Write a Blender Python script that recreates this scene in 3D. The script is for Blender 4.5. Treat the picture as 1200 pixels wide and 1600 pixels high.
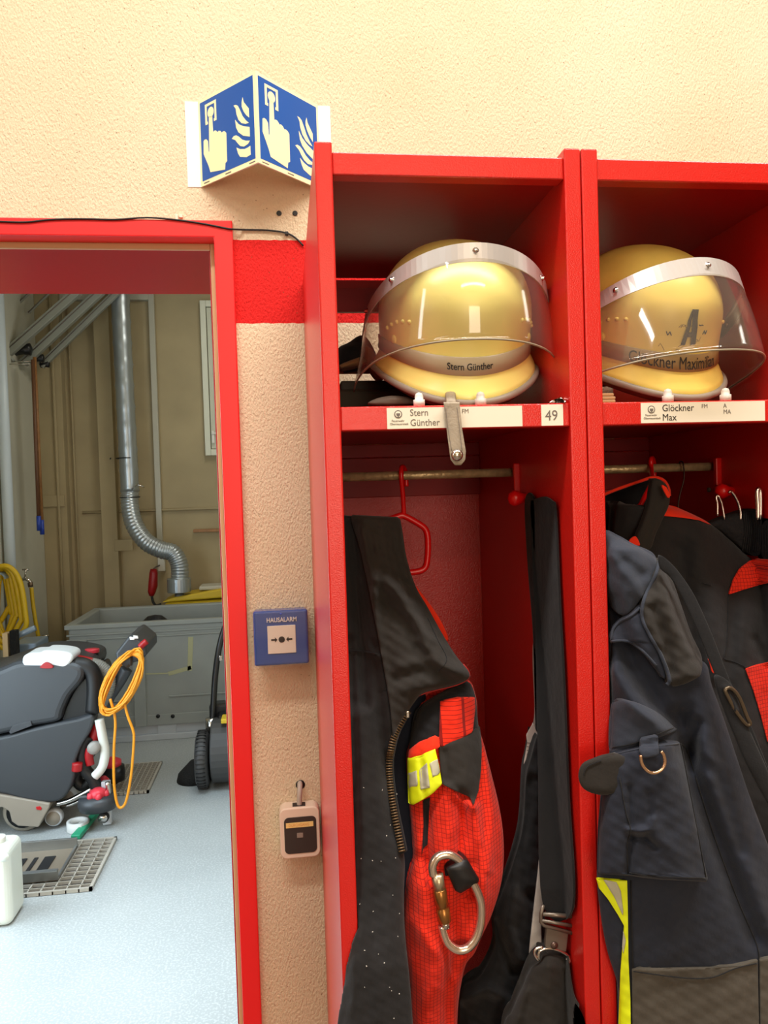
import bpy, math, random
import numpy as np
from mathutils import Vector, Matrix, Euler
random.seed(7)
for o in list(bpy.data.objects): bpy.data.objects.remove(o)
SC = bpy.context.scene; COL = SC.collection
PI = math.pi

# ---------------------------------------------------------------- camera
F = 1187.0
CAM = np.array([-0.0427, -1.38, 1.60]); YAW, PITCH, ROLL = 0.12778, -0.02818, -0.03163
_cy, _sy, _cp, _sp = math.cos(YAW), math.sin(YAW), math.cos(PITCH), math.sin(PITCH)
FW = np.array([_sy*_cp, _cy*_cp, _sp]); _r = np.array([_cy, -_sy, 0.]); _u = np.cross(_r, FW)
RT = math.cos(ROLL)*_r + math.sin(ROLL)*_u; UP = -math.sin(ROLL)*_r + math.cos(ROLL)*_u
cd = bpy.data.cameras.new('camera'); cam = bpy.data.objects.new('camera', cd); COL.objects.link(cam)
cd.sensor_fit = 'VERTICAL'; cd.sensor_height = 36; cd.lens = F*36/1600; cd.clip_start = .02
M = Matrix.Identity(4)
for i in range(3):
    M[i][0], M[i][1], M[i][2], M[i][3] = RT[i], UP[i], -FW[i], CAM[i]
cam.matrix_world = M; SC.camera = cam

# ---------------------------------------------------------------- exposure, world, lights
SC.view_settings.view_transform = 'Standard'; SC.view_settings.look = 'None'
SC.view_settings.gamma = 1; SC.view_settings.use_curve_mapping = False
SC.view_settings.exposure = 0.0
W = bpy.data.worlds.new('world'); SC.world = W; W.use_nodes = True
W.node_tree.nodes['Background'].inputs[0].default_value = (.75, .85, 1, 1)
W.node_tree.nodes['Background'].inputs[1].default_value = .3

def area(name, loc, rot, sx, sy, power, col):
    l = bpy.data.lights.new(name, 'AREA'); l.shape = 'RECTANGLE'; l.size = sx; l.size_y = sy
    l.energy = power; l.color = col
    o = bpy.data.objects.new(name, l); COL.objects.link(o); o.location = loc; o.rotation_euler = rot
    return o
area('hall_tube_light', (0.35, -1.12, 3.35), (0, 0, 0), 2.8, .2, 88, (1, .96, .90))
area('hall_tube_light', (0.5, -5.7, 3.93), (0, 0, 0), 3.2, .3, 70, (1, .80, .58))
area('hall_window_light', (.6, -6.9, 1.9), (math.radians(90), 0, 0), 1.6, 2.4, 84, (1, .86, .70))
area('hall_window_light', (-3.9, -2.32, 2.9), (math.radians(90), 0, math.radians(-90)), .34, 1.7, 16, (.92, .97, 1))
area('hall_window_light', (5.9, -1.3, 3.4), (math.radians(90), 0, math.radians(90)), .5, 1.0, 12, (1, .97, .90))
area('hall_skylight', (-1.88, -2.75, 3.93), (0, 0, 0), .20, 1.5, 26, (.90, .97, 1))
area('back_room_fill_light', (1.52, 1.5, 1.7), (0, math.radians(90), 0), 1.6, 1.2, 14, (.78, .90, 1))  # added fill to brighten the left wall, no real source
area('back_room_window_light', (-1.905, 1.2, 1.35), (0, math.radians(-90), 0), 2.1, 1.6, 40, (.72, .88, 1))
_l = area('back_room_pool_light', (-.6, 1.05, 3.55), (0, 0, 0), 1.6, 1.0, 34, (.74, .89, 1)); _l.data.spread = math.radians(80)  # added overhead lamp, makes a bright pool on the near floor
area('back_room_tube_light', (-.2, 3.4, 3.5), (0, 0, 0), .3, 1.2, 18, (1, .95, .82))

# ---------------------------------------------------------------- pixel rays onto real planes
def ray(px, py): return FW + RT*(px-600)/F - UP*(py-800)/F
def hit(px, py, ax, v):
    d = ray(px, py); return CAM + d*(v-CAM[ax])/d[ax]
def at(px, py, Y): return hit(px, py, 1, Y)
def atx(px, py, X): return hit(px, py, 0, X)
def atz(px, py, Z): return hit(px, py, 2, Z)

# ---------------------------------------------------------------- materials
MATS = {}
def rgb(r, g, b):
    f = lambda c: (c/255/12.92) if c/255 <= .04045 else ((c/255+.055)/1.055)**2.4
    return (f(r), f(g), f(b), 1)
def mat(name, col, rough=.5, metal=0, bump=None, var=None, spec=None, coat=0, sheen=0):
    """bump=(scale,strength,distance[,kind]); var=(scale,amount) colour mottling"""
    if name in MATS: return MATS[name]
    m = bpy.data.materials.new(name); m.use_nodes = True; nt = m.node_tree; n = nt.nodes; L = nt.links
    b = n['Principled BSDF']
    if len(col) == 3: col = (*col, 1)
    b.inputs['Base Color'].default_value = col; b.inputs['Roughness'].default_value = rough
    b.inputs['Metallic'].default_value = metal
    if spec is not None: b.inputs['Specular IOR Level'].default_value = spec
    if coat: b.inputs['Coat Weight'].default_value = coat; b.inputs['Coat Roughness'].default_value = .12
    if sheen: b.inputs['Sheen Weight'].default_value = sheen; b.inputs['Sheen Roughness'].default_value = .5
    tc = n.new('ShaderNodeTexCoord')
    if var:
        t = n.new('ShaderNodeTexNoise'); t.inputs['Scale'].default_value = var[0]; t.inputs['Detail'].default_value = 5
        L.new(tc.outputs['Object'], t.inputs['Vector'])
        r = n.new('ShaderNodeMapRange'); r.inputs[3].default_value = 1-var[1]; r.inputs[4].default_value = 1+var[1]
        r.inputs[1].default_value = .3; r.inputs[2].default_value = .7
        L.new(t.outputs[0], r.inputs[0])
        mx = n.new('ShaderNodeVectorMath'); mx.operation = 'SCALE'; mx.inputs[0].default_value = col[:3]
        L.new(r.outputs[0], mx.inputs['Scale']); L.new(mx.outputs[0], b.inputs['Base Color'])
    if bump:
        kind = bump[3] if len(bump) > 3 else 'noise'
        if kind == 'voronoi':
            t = n.new('ShaderNodeTexVoronoi'); t.feature = 'SMOOTH_F1'
        else:
            t = n.new('ShaderNodeTexNoise'); t.inputs['Detail'].default_value = 3
        t.inputs['Scale'].default_value = bump[0]
        L.new(tc.outputs['Object'], t.inputs['Vector'])
        bp = n.new('ShaderNodeBump'); bp.inputs['Strength'].default_value = bump[1]; bp.inputs['Distance'].default_value = bump[2]
        L.new(t.outputs[0], bp.inputs['Height']); L.new(bp.outputs[0], b.inputs['Normal'])
    MATS[name] = m; return m

def fabric(name, col, weave=2600, rip=None, ripcol=None, dirt=0.0):
    """woven cloth: fine crossed-wave bump, optional ripstop squares"""
    m = mat(name, col, rough=.82, sheen=.1, spec=.2, var=(9, .16)); nt = m.node_tree; n = nt.nodes; L = nt.links
    b = n['Principled BSDF']; tc = n.new('ShaderNodeTexCoord')
    ws = []
    for d in ('X', 'Z'):
        w = n.new('ShaderNodeTexWave'); w.bands_direction = d; w.inputs['Scale'].default_value = weave/6.28
        w.inputs['Distortion'].default_value = 1.2; L.new(tc.outputs['Object'], w.inputs['Vector']); ws.append(w)
    a = n.new('ShaderNodeMath'); a.operation = 'ADD'; L.new(ws[0].outputs['Fac'], a.inputs[0]); L.new(ws[1].outputs['Fac'], a.inputs[1])
    nz = n.new('ShaderNodeTexNoise'); nz.inputs['Scale'].default_value = 38; nz.inputs['Detail'].default_value = 6
    L.new(tc.outputs['Object'], nz.inputs['Vector'])
    b1 = n.new('ShaderNodeBump'); b1.inputs['Strength'].default_value = .18; b1.inputs['Distance'].default_value = .0006
    L.new(a.outputs[0], b1.inputs['Height'])
    b2 = n.new('ShaderNodeBump'); b2.inputs['Strength'].default_value = .5; b2.inputs['Distance'].default_value = .004
    L.new(nz.outputs[0], b2.inputs['Height']); L.new(b1.outputs[0], b2.inputs['Normal'])
    L.new(b2.outputs[0], b.inputs['Normal'])
    if rip:
        sp = n.new('ShaderNodeSeparateXYZ'); L.new(tc.outputs['Object'], sp.inputs[0])
        outs = []
        for ax, s in (('X', rip[0]), ('Z', rip[1])):
            mu = n.new('ShaderNodeMath'); mu.operation = 'DIVIDE'; mu.inputs[1].default_value = s; L.new(sp.outputs[ax], mu.inputs[0])
            fr = n.new('ShaderNodeMath'); fr.operation = 'FRACT'; L.new(mu.outputs[0], fr.inputs[0])
            lt = n.new('ShaderNodeMath'); lt.operation = 'LESS_THAN'; lt.inputs[1].default_value = .13; L.new(fr.outputs[0], lt.inputs[0])
            outs.append(lt)
        mxm = n.new('ShaderNodeMath'); mxm.operation = 'MAXIMUM'; L.new(outs[0].outputs[0], mxm.inputs[0]); L.new(outs[1].outputs[0], mxm.inputs[1])
        mix = n.new('ShaderNodeMix'); mix.data_type = 'RGBA'
        src = b.inputs['Base Color'].links[0].from_socket
        L.new(mxm.outputs[0], mix.inputs[0]); L.new(src, mix.inputs[6]); mix.inputs[7].default_value = ripcol
        L.new(mix.outputs[2], b.inputs['Base Color'])
    return m

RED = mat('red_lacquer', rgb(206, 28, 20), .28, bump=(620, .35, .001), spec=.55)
REDD = mat('red_lacquer_shaded', rgb(158, 6, 6), .30, bump=(120, .1, .001))  # same red paint, darkened to stand for the shade inside
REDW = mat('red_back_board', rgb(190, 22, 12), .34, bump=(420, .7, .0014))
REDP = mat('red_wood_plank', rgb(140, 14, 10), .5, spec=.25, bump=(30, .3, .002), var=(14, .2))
REDF = mat('red_door_frame', rgb(232, 24, 26), .38)
REDPL = mat('red_plastic', rgb(224, 16, 16), .3)
SHELL = mat('pale_yellow_helmet', rgb(250, 238, 140), .3, spec=.6, var=(8, .05))
SHELL2 = mat('worn_yellow_helmet', rgb(240, 214, 110), .36, spec=.5, var=(16, .12))
RIM = mat('grey_rubber_rim', rgb(150, 140, 128), .45)
BAND = mat('silver_grey_band', rgb(172, 156, 128), .35)
BAND2 = mat('old_grey_band', rgb(150, 122, 78), .4)
ALU = mat('brushed_aluminium', rgb(200, 196, 192), .36, .55)
STEEL = mat('polished_steel', rgb(210, 205, 198), .2, 1)
GALV = mat('galvanised_steel', rgb(150, 152, 150), .38, .85, bump=(60, .15, .002))
ROD = mat('aged_brass_tube', rgb(190, 166, 122), .4, .5, bump=(150, .6, .002), var=(90, .25))
WHITEP = mat('white_plastic', rgb(225, 222, 214), .4)
CREAM = mat('cream_plastic', rgb(226, 206, 184), .45)
PAPER = mat('white_paper', rgb(236, 226, 204), .6)
INK = mat('dark_ink', rgb(40, 34, 32), .6)
INKG = mat('grey_ink', rgb(110, 100, 92), .6)
BLACK = mat('black_rubber', rgb(18, 18, 19), .5)
BLACKS = mat('black_satin_plastic', rgb(24, 24, 26), .32)
LEATHER = mat('grey_leather', rgb(150, 136, 116), .6, bump=(260, .6, .001), var=(50, .15))
HELMLEATHER = mat('brown_leather', rgb(110, 50, 40), .5, bump=(200, .4, .001))
BLUE = mat('sign_blue', rgb(6, 82, 168), .35)
LUM = mat('luminous_pale_yellow', rgb(246, 240, 190), .5)
LUMB = mat('white_sign_sheet', rgb(240, 234, 222), .5)
CPB = mat('alarm_blue', rgb(34, 74, 150), .25, coat=.5)
DARK = fabric('charcoal_cloth', rgb(34, 33, 34))
DARKL = fabric('charcoal_brown_cloth', rgb(42, 39, 36))
NAVY = fabric('navy_grey_cloth', rgb(37, 41, 52))
NAVYL = fabric('washed_navy_cloth', rgb(48, 53, 64))
KNEE = fabric('taupe_knee_cloth', rgb(78, 73, 65))
BLK = fabric('black_cloth', rgb(24, 24, 26))
WEB = fabric('black_webbing', rgb(25, 25, 27), weave=2200)
ORANGE = fabric('red_orange_ripstop', rgb(222, 44, 20), rip=(.0046, .0046), ripcol=rgb(150, 22, 12))
ORANGEP = fabric('red_orange_cloth', rgb(232, 50, 22))
YEL = mat('fluorescent_yellow', rgb(226, 240, 10), .6)
REFL = mat('silver_reflective', rgb(186, 184, 160), .45, .1)
GLOVE = fabric('beige_leather_glove', rgb(150, 112, 74))
WHITECL = fabric('white_lining', rgb(190, 184, 176))
BEIGEWALL = mat('beige_concrete', rgb(166, 150, 116), .8, bump=(30, .15, .003), var=(3, .09))
LIGHTWALL = mat('pale_concrete', rgb(196, 194, 178), .8, bump=(30, .15, .003), var=(3, .06))
GREYBIN = mat('grey_bin_plastic', rgb(150, 155, 152), .5, var=(5, .06))
SCRUB = mat('dark_grey_plastic', rgb(54, 57, 61), .42)
TAUPE = mat('taupe_grey_plastic', rgb(150, 140, 126), .5)
OCORD = mat('orange_cord', rgb(232, 150, 24), .45)
YHOSE = mat('yellow_hose', rgb(214, 178, 20), .4)
YBOX = mat('yellow_plastic', rgb(212, 180, 40), .45)
PINK = mat('pink_red_plastic', rgb(214, 56, 70), .4)
GREEN = mat('green_tape', rgb(40, 150, 110), .5)
WOOD = mat('wood_handle', rgb(150, 104, 60), .5, var=(20, .2))
BLUEP = mat('blue_plastic', rgb(40, 70, 170), .4)
LBLUE = mat('pale_blue_metal', rgb(140, 158, 176), .4, .3)
SEAL = mat('tan_rubber_seal', rgb(200, 164, 118), .55)
CAN = mat('translucent_canister', rgb(222, 226, 214), .4)
FLOORG = None

def plaster():
    m = bpy.data.materials.new('cream_roughcast_plaster'); m.use_nodes = True; nt = m.node_tree; n = nt.nodes; L = nt.links
    b = n['Principled BSDF']; b.inputs['Roughness'].default_value = .78; b.inputs['Specular IOR Level'].default_value = .35
    tc = n.new('ShaderNodeTexCoord'); sp = n.new('ShaderNodeSeparateXYZ'); L.new(tc.outputs['Object'], sp.inputs[0])
    # painted red stripe
    nz0 = n.new('ShaderNodeTexNoise'); nz0.inputs['Scale'].default_value = 60; L.new(tc.outputs['Object'], nz0.inputs['Vector'])
    ad = n.new('ShaderNodeMath'); ad.operation = 'MULTIPLY_ADD'; ad.inputs[1].default_value = .004; L.new(nz0.outputs[0], ad.inputs[0]); L.new(sp.outputs['Z'], ad.inputs[2])
    g1 = n.new('ShaderNodeMath'); g1.operation = 'GREATER_THAN'; g1.inputs[1].default_value = 1.907
    g2 = n.new('ShaderNodeMath'); g2.operation = 'LESS_THAN'; g2.inputs[1].default_value = 2.0545
    L.new(ad.outputs[0], g1.inputs[0]); L.new(ad.outputs[0], g2.inputs[0])
    mu = n.new('ShaderNodeMath'); mu.operation = 'MULTIPLY'; L.new(g1.outputs[0], mu.inputs[0]); L.new(g2.outputs[0], mu.inputs[1])
    nz = n.new('ShaderNodeTexNoise'); nz.inputs['Scale'].default_value = 2.2; nz.inputs['Detail'].default_value = 4; L.new(tc.outputs['Object'], nz.inputs['Vector'])
    cr = n.new('ShaderNodeValToRGB'); L.new(nz.outputs[0], cr.inputs[0])
    cr.color_ramp.elements[0].position = .35; cr.color_ramp.elements[0].color = rgb(224, 202, 166)
    cr.color_ramp.elements[1].position = .65; cr.color_ramp.elements[1].color = rgb(232, 213, 182)
    mix = n.new('ShaderNodeMix'); mix.data_type = 'RGBA'; L.new(mu.outputs[0], mix.inputs[0]); L.new(cr.outputs[0], mix.inputs[6])
    mix.inputs[7].default_value = rgb(218, 26, 22)
    # tiny dark pits
    vp = n.new('ShaderNodeTexVoronoi'); vp.inputs['Scale'].default_value = 75; L.new(tc.outputs['Object'], vp.inputs['Vector'])
    lt = n.new('ShaderNodeMath'); lt.operation = 'LESS_THAN'; lt.inputs[1].default_value = .09; L.new(vp.outputs[0], lt.inputs[0])
    mix2 = n.new('ShaderNodeMix'); mix2.data_type = 'RGBA'; L.new(mix.outputs[2], mix2.inputs[6]); mix2.inputs[7].default_value = rgb(120, 70, 40)
    sc = n.new('ShaderNodeMath'); sc.operation = 'MULTIPLY'; sc.inputs[1].default_value = .55; L.new(lt.outputs[0], sc.inputs[0])
    L.new(sc.outputs[0], mix2.inputs[0]); L.new(mix2.outputs[2], b.inputs['Base Color'])
    # grain
    v = n.new('ShaderNodeTexNoise'); v.inputs['Scale'].default_value = 300; v.inputs['Detail'].default_value = 4; v.inputs['Roughness'].default_value = .6
    mp = n.new('ShaderNodeMapping'); mp.inputs['Rotation'].default_value = (0, .9, 0); mp.inputs['Scale'].default_value = (1, 1, .55)
    L.new(tc.outputs['Object'], mp.inputs[0]); L.new(mp.outputs[0], v.inputs['Vector'])
    bp = n.new('ShaderNodeBump'); bp.inputs['Strength'].default_value = 1; bp.inputs['Distance'].default_value = .0048
    L.new(v.outputs[0], bp.inputs['Height']); L.new(bp.outputs[0], b.inputs['Normal'])
    return m
PLASTER = plaster()
HALLWALL = mat('cream_paint', rgb(225, 205, 170), .8)
HALLFLOOR = mat('hall_floor', rgb(120, 112, 104), .5)

def floor_mat():
    m = mat('speckled_grey_epoxy', rgb(160, 165, 165), .38, bump=(90, .35, .002), var=(2.2, .07), spec=.5)
    nt = m.node_tree; n = nt.nodes; L = nt.links; b = n['Principled BSDF']
    src = b.inputs['Base Color'].links[0].from_socket
    tc = n.new('ShaderNodeTexCoord'); v = n.new('ShaderNodeTexNoise'); v.inputs['Scale'].default_value = 120; L.new(tc.outputs['Object'], v.inputs['Vector'])
    mr = n.new('ShaderNodeMapRange'); mr.inputs[1].default_value = .5; mr.inputs[2].default_value = .62; mr.inputs[4].default_value = .35
    L.new(v.outputs[0], mr.inputs[0])
    mix = n.new('ShaderNodeMix'); mix.data_type = 'RGBA'; L.new(mr.outputs[0], mix.inputs[0]); L.new(src, mix.inputs[6]); mix.inputs[7].default_value = rgb(205, 208, 208)
    L.new(mix.outputs[2], b.inputs['Base Color']); return m
FLOORG = floor_mat()

def clear(name, tint, f=1.0, haze=.0):
    m = bpy.data.materials.new(name); m.use_nodes = True; n = m.node_tree.nodes; L = m.node_tree.links
    n.remove(n['Principled BSDF']); out = n['Material Output']
    t = n.new('ShaderNodeBsdfTransparent'); t.inputs[0].default_value = (*tint, 1)
    g = n.new('ShaderNodeBsdfGlossy'); g.inputs['Roughness'].default_value = .06
    fr = n.new('ShaderNodeLayerWeight'); fr.inputs[0].default_value = .5
    pw = n.new('ShaderNodeMath'); pw.operation = 'POWER'; pw.inputs[1].default_value = 3.5; L.new(fr.outputs['Facing'], pw.inputs[0])
    k = n.new('ShaderNodeMath'); k.operation = 'MULTIPLY_ADD'; k.inputs[1].default_value = .75*f; k.inputs[2].default_value = .05; L.new(pw.outputs[0], k.inputs[0])
    mx = n.new('ShaderNodeMixShader'); L.new(k.outputs[0], mx.inputs[0]); L.new(t.outputs[0], mx.inputs[1]); L.new(g.outputs[0], mx.inputs[2])
    df = n.new('ShaderNodeBsdfDiffuse'); df.inputs[0].default_value = (.75, .72, .66, 1)
    mh = n.new('ShaderNodeMixShader'); mh.inputs[0].default_value = haze; L.new(mx.outputs[0], mh.inputs[1]); L.new(df.outputs[0], mh.inputs[2])
    L.new(mh.outputs[0], out.inputs[0]); return m
VISOR = clear('clear_scratched_visor', (.93, .91, .87), haze=.035)
CLEARC = clear('clear_plastic_cover', (.97, .97, .98), .6)

# ---------------------------------------------------------------- mesh helpers
def tag(o, label=None, cat=None, group=None, kind=None):
    if label: o['label'] = label
    if cat: o['category'] = cat
    if group: o['group'] = group
    if kind: o['kind'] = kind
    return o
def root(name, loc, label=None, cat=None, group=None, kind=None, rot=(0, 0, 0)):
    o = bpy.data.objects.new(name, None); COL.objects.link(o); o.location = loc; o.rotation_euler = rot
    o.empty_display_size = .05
    return tag(o, label, cat, group, kind)
def origin(o):
    v = Vector((0, 0, 0))
    while o is not None: v += Vector(o.location); o = o.parent
    return v

class MB:
    def __init__(s): s.v = []; s.f = []; s.flat = set()
    def add(s, vs, fs, flat=False):
        k = len(s.v); s.v += [tuple(map(float, p)) for p in vs]
        for f in fs:
            if flat: s.flat.add(len(s.f))
            s.f.append([i+k for i in f])
        return s
    def box(s, a, b, rot=None, piv=None):
        x0, y0, z0 = a; x1, y1, z1 = b
        vs = [Vector(p) for p in ((x0,y0,z0),(x1,y0,z0),(x1,y1,z0),(x0,y1,z0),(x0,y0,z1),(x1,y0,z1),(x1,y1,z1),(x0,y1,z1))]
        if rot:
            c = Vector(piv) if piv else (Vector(a)+Vector(b))/2; R = Euler(rot).to_matrix()
            vs = [R @ (p-c) + c for p in vs]
        return s.add(vs, [(0,3,2,1),(4,5,6,7),(0,1,5,4),(1,2,6,5),(2,3,7,6),(3,0,4,7)], True)
    def cboxd(s, c, d, rot=None):
        c = Vector(c); d = Vector(d)/2; return s.box(c-d, c+d, rot)
    def tube(s, pts, r, n=10, closed=False, caps=True, squash=1.0):
        P = [Vector(p) for p in pts]; m = len(P); rr = r if hasattr(r, '__len__') else [r]*m
        base = len(s.v); up = None; vs = []
        for i in range(m):
            if closed: t = P[(i+1) % m]-P[i-1]
            else: t = P[min(i+1, m-1)]-P[max(i-1, 0)]
            if t.length < 1e-9: t = Vector((0, 0, 1))
            t.normalize()
            if up is None:
                up = Vector((0, 0, 1)) if abs(t.z) < .9 else Vector((1, 0, 0))
            sd = t.cross(up)
            if sd.length < 1e-6: sd = t.cross(Vector((1, 0, 0)))
            sd.normalize(); up = sd.cross(t).normalized()
            for k in range(n):
                a = 2*PI*k/n; vs.append(P[i]+(sd*math.cos(a)+up*math.sin(a)*squash)*rr[i])
        fs = []
        for i in range(m if closed else m-1):
            j = (i+1) % m
            for k in range(n): fs.append((i*n+k, i*n+(k+1) % n, j*n+(k+1) % n, j*n+k))
        if caps and not closed:
            fs.append(tuple(range(n-1, -1, -1))); fs.append(tuple((m-1)*n+k for k in range(n)))
        return s.add(vs, fs)
    def lathe(s, prof, c=(0, 0, 0), n=24, axis='z', sx=1, sy=1):
        vs = []; m = len(prof)
        for r, h in prof:
            for k in range(n):
                a = 2*PI*k/n; p = (r*math.cos(a)*sx, r*math.sin(a)*sy, h)
                if axis == 'y': p = (p[0], -p[2], p[1])
                if axis == 'x': p = (p[2], p[0], p[1])
                vs.append((p[0]+c[0], p[1]+c[1], p[2]+c[2]))
        fs = [(i*n+k, i*n+(k+1) % n, (i+1)*n+(k+1) % n, (i+1)*n+k) for i in range(m-1) for k in range(n)]
        fs.append(tuple(range(n-1, -1, -1))); fs.append(tuple((m-1)*n+k for k in range(n)))
        return s.add(vs, fs)
    def prism(s, poly, ex):
        """poly: list of 3D points, extruded by vector ex"""
        n = len(poly); ex = Vector(ex); a = [Vector(p) for p in poly]; b = [p+ex for p in a]
        return s.add(a+b, [tuple(range(n)), tuple(range(2*n-1, n-1, -1))]+[(i, i+n, (i+1) % n+n, (i+1) % n) for i in range(n)], True)
    def grid(s, P, closeu=False):
        """P[i][j] array of points"""
        ni = len(P); nj = len(P[0]); vs = [p for row in P for p in row]
        fs = [(i*nj+j, i*nj+(j+1) % nj, (i+1)*nj+(j+1) % nj, (i+1)*nj+j) for i in range(ni-1) for j in range(nj if closeu else nj-1)]
        return s.add(vs, fs)
    def build(s, name, m, parent=None, bevel=0, local=False, smooth=True, seg=2, label=None, recalc=True):
        me = bpy.data.meshes.new(name); o = bpy.data.objects.new(name, me); COL.objects.link(o)
        vs = s.v
        if parent is not None:
            o.parent = parent
            if not local:
                w = origin(parent); vs = [(p[0]-w.x, p[1]-w.y, p[2]-w.z) for p in vs]
        me.from_pydata(vs, [], s.f); me.materials.append(m)
        for i, p in enumerate(me.polygons): p.use_smooth = smooth and (i not in s.flat)
        if recalc:
            import bmesh
            b = bmesh.new(); b.from_mesh(me); bmesh.ops.recalc_face_normals(b, faces=b.faces); b.to_mesh(me); b.free()
        if bevel:
            md = o.modifiers.new('bevel', 'BEVEL'); md.width = bevel; md.segments = seg; md.limit_method = 'ANGLE'; md.angle_limit = math.radians(40)
            md.harden_normals = False
        if label: o['label'] = label
        return o

def catmull(pts, n=6, closed=False):
    P = [np.array(p, float) for p in pts]; m = len(P); out = []
    rng = range(m) if closed else range(m-1)
    for i in rng:
        if closed: a, b, c, d = P[i-1], P[i], P[(i+1) % m], P[(i+2) % m]
        else: a, b, c, d = P[max(i-1, 0)], P[i], P[i+1], P[min(i+2, m-1)]
        for k in range(n):
            t = k/n; out.append(.5*((2*b)+(-a+c)*t+(2*a-5*b+4*c-d)*t*t+(-a+3*b-3*c+d)*t**3))
    if not closed: out.append(P[-1])
    return out

def text(s, size, org, right, up, m, parent, name='lettering', depth=.0004, warp=None, bold=0, align='LEFT', sx=1.0, local=False, shear=0):
    cu = bpy.data.curves.new('t', 'FONT'); cu.body = s; cu.size = size; cu.extrude = depth; cu.offset = bold; cu.align_x = align; cu.shear = shear
    cu.resolution_u = 3
    t = bpy.data.objects.new('t', cu); COL.objects.link(t)
    dg = bpy.context.evaluated_depsgraph_get(); me = bpy.data.meshes.new_from_object(t.evaluated_get(dg))
    bpy.data.objects.remove(t)
    if warp:
        import bmesh
        b = bmesh.new(); b.from_mesh(me)
        for _ in range(4):
            es = [e for e in b.edges if e.calc_length() > .0025]
            if es: bmesh.ops.subdivide_edges(b, edges=es, cuts=1, use_grid_fill=True)
            bmesh.ops.triangulate(b, faces=[f for f in b.faces if len(f.verts) > 4])
        b.to_mesh(me); b.free()
    org = Vector(org); right = Vector(right).normalized(); up = Vector(up).normalized(); nn = right.cross(up)
    o = bpy.data.objects.new(name, me); COL.objects.link(o)
    w = Vector((0, 0, 0))
    if parent is not None:
        o.parent = parent
        if not local: w = origin(parent)
    for v in me.vertices:
        c = v.co
        if warp: p = Vector(warp(c.x*sx, c.y, c.z))
        else: p = org+right*c.x*sx+up*c.y+nn*c.z
        v.co = p-w
    me.materials.clear(); me.materials.append(m); return o

D = .552; t_ = .0196; Wk = .2995     # locker depth, board thickness, width
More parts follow.
